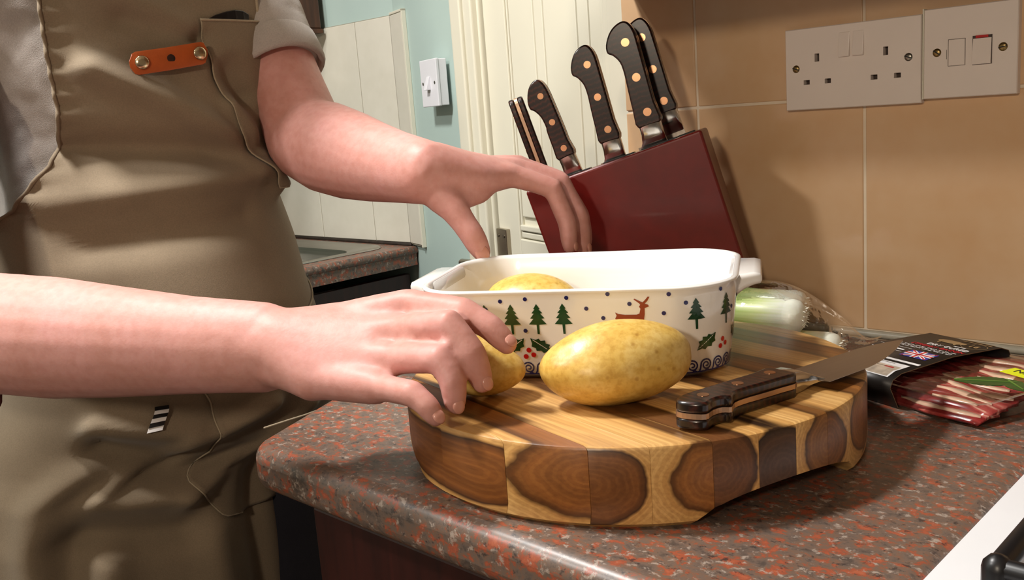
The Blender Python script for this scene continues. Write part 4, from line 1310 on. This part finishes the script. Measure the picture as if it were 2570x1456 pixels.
def hand(el, wr, mcp, fingers, thumb, pn, webs, nails):
    """wr wrist, mcp list of 4 knuckles (index..little), fingers list of joint lists, pn direction from back to palm"""
    pn = Vector(pn).normalized()
    mid = (mcp[1] + mcp[2]) / 2
    base = [wr.lerp(m, .20) for m in mcp]
    cw = sum(mcp, Vector()) / 4
    ac = (mcp[0] - mcp[3]).normalized(); dw = (cw - wr).normalized(); hw = (mcp[0] - mcp[3]).length / 2
    fd = (wr - el).normalized()
    sk.tube([wr - fd * .06, wr - fd * .025, wr + dw * .012, wr.lerp(cw, .45) + pn * .004, wr.lerp(cw, .82) + pn * .003], [(.026, .026), (.029, .028), (.031, .030), (hw + .006, .0245), (hw + .004, .0165)], n=20, ref=ac)
    for i, m in enumerate(mcp):
        b0 = wr + (m - cw) * .35
        sk.tube([b0, b0.lerp(m, .45) + pn * .003, b0.lerp(m, .75) + pn * .0015, m], [.0170, .0165, .0150, .0130], n=14)
    for i in range(3):
        p, q = mcp[i], mcp[i + 1]
        for t in (.5,):
            m = p.lerp(q, t); b0 = wr + (m - cw) * .35
            sk.tube([b0, b0.lerp(m, .5) + pn * .004, b0.lerp(m, .9) + pn * .003], [.0165, .0165, .0125], n=12)
    R4 = [(.0122, .0112, .0101, .0090), (.0124, .0115, .0104, .0092), (.0118, .0108, .0098, .0087), (.0105, .0095, .0086, .0077)]
    for i, f in enumerate(fingers):
        r0, r1, r2, r3 = R4[i]; m = mcp[i]
        P = [m, m.lerp(f[0], .5) - pn * .0006, f[0], f[0].lerp(f[1], .5), f[1], f[1].lerp(f[2], .55), f[2]]
        sk.tube(P, [r0 * 1.02, r0 * .93, r1 * 1.03, r1 * .92, r2 * 1.0, r2 * .95, r3 * .92], n=14)
    # thumb: metacarpal leaves the side of the palm near its base
    sk.tube([thumb[0], thumb[0].lerp(thumb[1], .5), thumb[1], thumb[1].lerp(thumb[2], .5), thumb[2], thumb[2].lerp(thumb[3], .55), thumb[3]],
            [.0210, .0185, .0145, .0128, .0126, .0120, .0100], n=16)
    for w in webs: sk.tube(w[0], w[1], n=12)


# near (right) hand reaching over the board
rm = [at(1028, 765, .720), at(1006, 832, .702), at(980, 902, .687), at(945, 972, .674)]
rf = [[at(1165, 784, .692), at(1232, 822, .684), at(1272, 864, .682)], [at(1130, 815, .668), at(1186, 888, .663), at(1210, 960, .666)],
      [at(1108, 902, .655), at(1138, 962, .652), at(1142, 1014, .654)], [at(1036, 988, .645), at(1074, 1020, .640), at(1092, 1048, .640)]]
rth = [at(800, 845, .760), at(985, 858, .762), at(1100, 880, .742), at(1180, 930, .722)]
pn_r = (Vector((0, 0, -1)) + Vector(_f) * .35)
hand(Rel, Rwr, rm, rf, rth, pn_r, [([at(800, 860, .745), at(930, 850, .742)], [.016, .014])], [])
# far (left) hand over the back of the dish
lm = [at(1282, 440, .965), at(1296, 425, .985), at(1300, 418, 1.003), at(1290, 420, 1.022)]
lf_ = [[at(1388, 474, .972), at(1424, 560, .978), at(1430, 618, .980)], [at(1408, 458, .994), at(1456, 548, .997), at(1464, 622, .997)],
       [at(1404, 452, 1.014), at(1458, 540, 1.016), at(1470, 606, 1.014)], [at(1376, 452, 1.032), at(1428, 526, 1.032), at(1442, 586, 1.030)]]
lth = [at(1092, 468, .938), at(1142, 528, .930), at(1184, 588, .930), at(1208, 632, .934)]
hand(Lel, Lwr, lm, lf_, lth, (0, 0, -1), [([at(1120, 465, .945), at(1210, 470, .958)], [.018, .014]), ([at(1150, 500, .938), at(1205, 488, .955)], [.012, .010])], [])

person = sk.obj('person', 'skin')
md = person.modifiers.new('union', 'REMESH'); md.mode = 'VOXEL'; md.voxel_size = .0026; md.use_smooth_shade = True
md = person.modifiers.new('relax', 'SMOOTH'); md.factor = .5; md.iterations = 12
dg = bpy.context.evaluated_depsgraph_get()
me = bpy.data.meshes.new_from_object(person.evaluated_get(dg)); person.modifiers.clear(); person.data = me
me.materials.clear(); me.materials.append(M['skin']); me.shade_smooth()
tag(person, 'person in khaki apron and grey t-shirt reaching both hands towards the dish', 'person')


def nail(tip, prev, back, r, w=.0046, l=.0055):
    t = (Vector(tip) - Vector(prev)).normalized(); b = Vector(back); b = (b - t * b.dot(t)).normalized(); s = t.cross(b)
    m = Matrix((t, s, b)).transposed()
    MB().ell(Vector(tip) + t * .0005 + b * (r - .0021), (l, w, .0020), 14, 8, m).obj('fingernail', 'nail', person, smooth=True)


for i, f in enumerate(rf): nail(f[2], f[1], (Vector((.6, 0, .7)) - Vector(_f) * .4), (.009, .0092, .0087, .0077)[i])
for i, f in enumerate(lf_[:2]): nail(f[2], f[1], Vector((.9, .3, .1)), (.009, .0092)[i])
nail(lth[3], lth[2], -Vector(_f), .010, .0074, .009)

# ---- t-shirt
ts = MB()
ts.rings([[torso(2 * PI * k / 48, z, -.020 * (1 if abs(((k + 24) % 48) - 24) < 14 else .45) + .002 * math.sin(5 * k * 2 * PI / 48 + z * 30)) for k in range(48)] for z in [-.10, -.04, .02, .08, .14, .21, .28, .36, .42]])
for sh in (Lsh, Rsh):
    ts.tube([chest + (sh - chest) * .2, chest + (sh - chest) * .7 + UP * .012, sh + UP * .004], [.085, .078, .062], n=18)
ts.tube([PC + UP * .42, PC + UP * .49], [(.095, .085), (.075, .07)], n=18)
sl_end = {}
for nm, sh, el in (('L', Lsh, Lel), ('R', Rsh, Rel)):
    e = sh.lerp(el, .63 if nm == 'L' else .46); sl_end[nm] = (e, (el - sh).normalized())
    k_ = 1.0 if nm == 'L' else .9
    ts.tube([sh, sh.lerp(el, .2), sh.lerp(el, .36), e], [.060 * k_, .056 * k_, .053 * k_, .053 * k_], n=20, ends=False)
tsh = ts.obj('t_shirt', 'shirt', person)
md = tsh.modifiers.new('union', 'REMESH'); md.mode = 'VOXEL'; md.voxel_size = .004; md.use_smooth_shade = True
md = tsh.modifiers.new('relax', 'SMOOTH'); md.factor = .5; md.iterations = 6
tx = bpy.data.textures.new('shirt_folds', 'CLOUDS'); tx.noise_scale = .05
md = tsh.modifiers.new('folds', 'DISPLACE'); md.texture = tx; md.strength = .008; md.mid_level = .5; md.texture_coords = 'GLOBAL'
dg = bpy.context.evaluated_depsgraph_get()
me = bpy.data.meshes.new_from_object(tsh.evaluated_get(dg)); tsh.modifiers.clear(); tsh.data = me
me.materials.clear(); me.materials.append(M['shirt']); me.shade_smooth()
for nm, (e, dr) in sl_end.items():
    x = dr.orthogonal().normalized(); y = dr.cross(x); b = MB(); rows = []
    for off, r in ((-.030, .0535), (-.028, .0550), (-.012, .0565), (.002, .0565), (.006, .054), (.004, .049), (-.010, .047)):
        rows.append([e + dr * off + (x * math.cos(2 * PI * k / 32) + y * math.sin(2 * PI * k / 32)) * (r + .0012 * math.sin(3 * k * 2 * PI / 32 + 1)) for k in range(32)])
    b.rings(rows, False, False); b.obj('sleeve_cuff', 'shirt', tsh, smooth=True)

# ---- trousers and shoes
trb = MB()
trb.rings([[torso(2 * PI * k / 40, z, -.030) for k in range(40)] for z in (-.20, -.14, -.08, -.02)])
for s in (-1, 1):
    hp_ = PC + LV * (.085 * s) + FV * .02
    trb.tube([hp_ + UP * -.13, hp_ + UP * -.30 + FV * .01, hp_ + UP * -.48 + FV * .01, hp_ + UP * -.66 - FV * .01, hp_ + UP * -.85 - FV * .01], [.082, .076, .070, .066, .064], n=20)
tro = trb.obj('trousers', 'trouser', person)
md = tro.modifiers.new('union', 'REMESH'); md.mode = 'VOXEL'; md.voxel_size = .006; md.use_smooth_shade = True
for s in (-1, 1):
    hp_ = PC + LV * (.085 * s) + FV * .02
    MB().tube([hp_ + UP * -.870 - FV * .06, hp_ + UP * -.868 + FV * .05, hp_ + UP * -.884 + FV * .16], [(.046, .047), (.050, .048), (.044, .034)], n=18, ref=LV).obj('shoe', 'black', person, smooth=True)
# ---- hair and eyes
hb_ = MB()
for j, (dz, k) in enumerate(((0, 0),)):
    rows = []
    for q in range(10):
        t = PI * (.02 + .55 * q / 9)
        rows.append([HC + hm @ Vector((-.010 + .104 * math.sin(t) * math.cos(p) * (1 if math.cos(p) < .2 or t < 1.0 else .93), .083 * math.sin(t) * math.sin(p), .123 * math.cos(t) + (.02 if math.cos(p) > .3 and q > 6 else 0))) for p in [2 * PI * i / 30 for i in range(30)]])
    hb_.rings(rows, True, False)
hb_.obj('hair', 'hair', person, smooth=True)
for s in (-1, 1):
    e = HC + HF * .0795 + HL * (.030 * s) + HU * .006
    eo = MB().ell(e, (.010, .0125, .0062), 16, 10, hm).obj('eye', 'eye', person, smooth=True)
    MB().ell(e + HF * .0078 - HU * .001, (.0026, .0050, .0046), 14, 8, hm).obj('iris', 'iris', eo, smooth=True)


# ---- apron
def th_lo(z): return R(float(np.interp(z, [-.6, .12, .15, .178, .21, .25, .30, .50], [-118, -118, -104, -76, -54, -40, -33, -30])))


def th_hi(z): return R(float(np.interp(z, [-.6, .12, .15, .20, .24, .28, .33, .50], [118, 118, 112, 98, 82, 62, 47, 42])))


def seg_d(s, z, a, b):
    ax, az = a; bx, bz = b; dx, dz = bx - ax, bz - az; L2 = dx * dx + dz * dz
    t = ((s - ax) * dx + (z - az) * dz) / L2; tc = max(0, min(1, t))
    side = (dx * (z - az) - dz * (s - ax)) / math.sqrt(L2)
    return math.hypot(s - ax - dx * tc, z - az - dz * tc), side


FOLDS = [  # from, to (s across the body, z), height, width
    ((-.045, .345), (.115, .208), .016, .014), ((-.10, .272), (.085, .245), -.017, .017), ((-.09, .212), (.075, .222), .010, .016), ((-.07, .165), (.06, .175), -.008, .016),
    ((.035, .37), (.075, .31), -.013, .013), ((-.05, .44), (.045, .355), .012, .016), ((.055, .30), (.095, .245), .009, .009), ((-.02, .395), (.03, .37), -.008, .012),
    ((-.10, -.02), (-.02, -.045), .013, .013), ((-.09, -.045), (-.02, -.075), -.014, .013), ((-.02, -.06), (.05, -.03), .014, .011), ((-.03, -.09), (.06, -.085), -.013, .014),
    ((-.05, -.10), (.02, -.115), .014, .013), ((.03, -.12), (.10, -.05), .010, .014), ((-.06, -.14), (.03, -.16), -.014, .018), ((-.10, -.08), (-.10, -.30), .013, .02), ((-.04, -.17), (-.05, -.40), .013, .018), ((-.075, -.15), (-.08, -.40), -.012, .018),
    ((.05, -.17), (.07, -.40), .011, .018), ((.10, -.12), (.12, -.4), -.010, .018)]


FOLDS = [(a, b, h * 1.3, w) for a, b, h, w in FOLDS]


def apron_pt(th, z, off=0.0):
    a, b, s_ = sec(z); s = th * (a + b) / 2
    h = 0
    for A, B, amp, w in FOLDS:
        dd, _ = seg_d(s, z, A, B); h += amp * math.exp(-(dd / w) ** 2)
    lo = th_lo(z)
    if z > .17:
        e = (th - lo) * (a + b) / 2
        h += .0028 * math.exp(-(e / .016) ** 2) * math.sin(z * 2 * PI / .021) + .002 * math.exp(-(e / .006) ** 2)
    h += .0015 * math.sin(23 * s + 17 * z) * math.sin(31 * z + 4)
    return torso(th, z, .009 + h + off)


def apron_grid(name, zlo, zhi, flo, fhi, off, nz, nt, mat, parent, thick=.0012, skirt=True):
    b = MB(); rows = []
    for j in range(nz + 1):
        z = zlo + (zhi - zlo) * j / nz; a, c = flo(z), fhi(z)
        rows.append([apron_pt(a + (c - a) * i / nt, z, off) for i in range(nt + 1)])
    b.rings(rows, False, False, closed=False)
    return b.obj(name, mat, parent, smooth=True, solid=thick, solid_off=0)


apron = apron_grid('apron', -.56, .50, th_lo, th_hi, 0, 190, 120, 'apron', person)


def edge_tube(name, pts, r, mat, parent): return MB().tube(pts, [r] * len(pts), n=8).obj(name, mat, parent, smooth=True)


zz = [.135 + .365 * k / 70 for k in range(71)]
edge_tube('hem', [apron_pt(th_lo(z) + .01, z, .0008) for z in zz], .0022, 'apron', apron)
edge_tube('hem', [apron_pt(th_hi(z) - .01, z, .0008) for z in zz], .0018, 'apron_hem', apron)
# chest pocket
pk_lo = lambda z: R(float(np.interp(z, [.200, .235, .27, .33, .395], [50, 40, 29, 19, 15])))
pk_hi = lambda z: max(pk_lo(z) + .02, th_hi(z) - R(float(np.interp(z, [.20, .22, .27, .4], [14, 8, 4, 2]))))
poc = apron_grid('chest_pocket', .203, .392, pk_lo, pk_hi, .0045, 60, 26, 'apron', apron, .0016)
edge_tube('pocket_hem', [apron_pt(pk_lo(.392) + (pk_hi(.392) - pk_lo(.392)) * k / 14, .392, .0055) for k in range(15)], .0013, 'apron_hem', apron)
edge_tube('pocket_seam', [apron_pt(pk_lo(z), z, .0042) for z in [.203 + .19 * k / 40 for k in range(41)]], .0009, 'apron_hem', apron)
edge_tube('pocket_seam', [apron_pt(pk_lo(.203) + (pk_hi(.203) - pk_lo(.203)) * k / 14, .203, .0045) for k in range(15)], .0011, 'apron_hem', apron)
# hip pocket
hp_lo = lambda z: R(float(np.interp(z, [-.165, -.155, -.09, 0.02], [34, 24, 6, -8])))
hp_hi = lambda z: R(float(np.interp(z, [-.165, -.155, -.09, 0.02], [62, 74, 78, 72])))
hpo = apron_grid('hip_pocket', -.165, .015, hp_lo, hp_hi, .0035, 50, 44, 'apron', apron, .0016)
edge_tube('pocket_seam', [apron_pt(hp_lo(z), z, .0040) for z in [-.165 + .18 * k / 40 for k in range(41)]], .0009, 'apron_hem', apron)
# waist piping on the far hip
edge_tube('piping', [apron_pt(R(24) + R(66) * k / 30, .046 + .044 * (k / 30) ** 1.2, .0022) for k in range(31)], .0011, 'apron_hem', apron)
edge_tube('tie_end', [at(664, 1074, 1.02), at(720, 1056, 1.03), at(765, 1042, 1.04), at(815, 1024, 1.05)], .0012, 'apron_hem', apron)
# striped tag
tg = MB()
for k in range(6):
    b = MB(); z0 = -.004 - .0042 * k
    b.add([apron_pt(R(-20), z0, .006), apron_pt(R(-16), z0, .006), apron_pt(R(-16), z0 - .0041, .0062), apron_pt(R(-20), z0 - .0041, .0062)], [(0, 1, 2, 3)])
    b.obj('tag_stripe', 'print_white' if k % 2 else 'black', apron, solid=.0006)
# leather tab with two rivets
def tab_m(th, z, tilt=0):
    p = apron_pt(th, z, .006); t = (apron_pt(th + .05, z, .006) - apron_pt(th - .05, z, .006)).normalized(); u = (UP - t * UP.dot(t)).normalized(); n = t.cross(u)
    if n.dot(FV) < 0: n = -n
    return p, t, u, n


b = MB(); cols = 24; rows = []
zt0 = .352
for i in range(cols + 1):
    x = -1 + 2 * i / cols; th = R(2.5) + R(12.5) * x
    hw = .0118 * (1 - max(0, abs(x) - .86) ** 2 / .14 ** 2 * .75)
    zc = zt0 + .005 * x
    rows.append([apron_pt(th, zt0 + .005 * x, .0055) * 0 + torso(th, zc + dz, .019 + hgt) for dz, hgt in ((-hw, 0), (-hw, .0022), (-hw * .85, .0028), (hw * .85, .0028), (hw, .0022), (hw, 0))])
b.rings(rows)
tab = b.obj('leather_tab', 'leather', apron, smooth=False, auto=35)
for x, nm in ((-.74, 'rivet'), (.74, 'rivet'), (-.08, 'stamp')):
    th = R(2.5) + R(12.5) * x; p = torso(th, zt0 + .005 * x, .0215); n = (torso(th, zt0, .05) - torso(th, zt0, 0)).normalized()
    xx = n.orthogonal().normalized(); yy = n.cross(xx); mm = Matrix((xx, yy, n)).transposed().to_4x4(); mm.translation = p
    r = MB()
    if nm == 'rivet': r.lathe([(.0052, 0), (.0070, .0016), (.0072, .0028), (.0062, .0040), (.002, .0044), (.0003, .0044)], 24)
    else: r.lathe([(.0042, 0), (.0042, .0005), (.0003, .0006)], 20)
    r.v = [tuple(mm @ Vector(v)) for v in r.v]
    r.obj(nm, 'rivet' if nm == 'rivet' else 'print_dark' if 'print_dark' in M else 'pakka', apron, smooth=(nm == 'rivet'))
# neck straps
for s in (-1, 1):
    th = th_lo(.49) + .12 if s < 0 else th_hi(.49) - .12
    edge_tube('neck_strap', [apron_pt(th, .49, .002), torso(th * .8, .50, .02) + UP * .02, PC + LV * (.075 * s) + UP * .545, PC + LV * (.05 * s) - FV * .07 + UP * .55], .006, 'apron', apron)
edge_tube('waist_tie', [apron_pt(R(116), .13, .004), torso(R(150), .12, .012), torso(R(180), .12, .014), torso(R(210), .12, .012), apron_pt(R(-116), .13, .004)], .004, 'apron_hem', apron)
# dark clip-on case held in the chest pocket
pm = thing('pen_case', 'black case poking out of the chest pocket of the khaki apron', 'case', tuple(apron_pt(R(27), .392, .002)))
base = Vector(pm.location)
b = MB(); rows = []
for th_, hh in ((19, .004), (22, .008), (27, .012), (31, .014), (35, .0135), (38, .010)):
    p = apron_pt(R(th_), .380, .0015) - base; q = apron_pt(R(th_), .390 + hh, .0022) - base; n = (torso(R(th_), .39, .05) - torso(R(th_), .39, 0)).normalized() * .0012
    rows.append([p - n, q - n, q + n, p + n])
b.rings(rows); b.obj('body', 'black', pm, bevel=.0008)
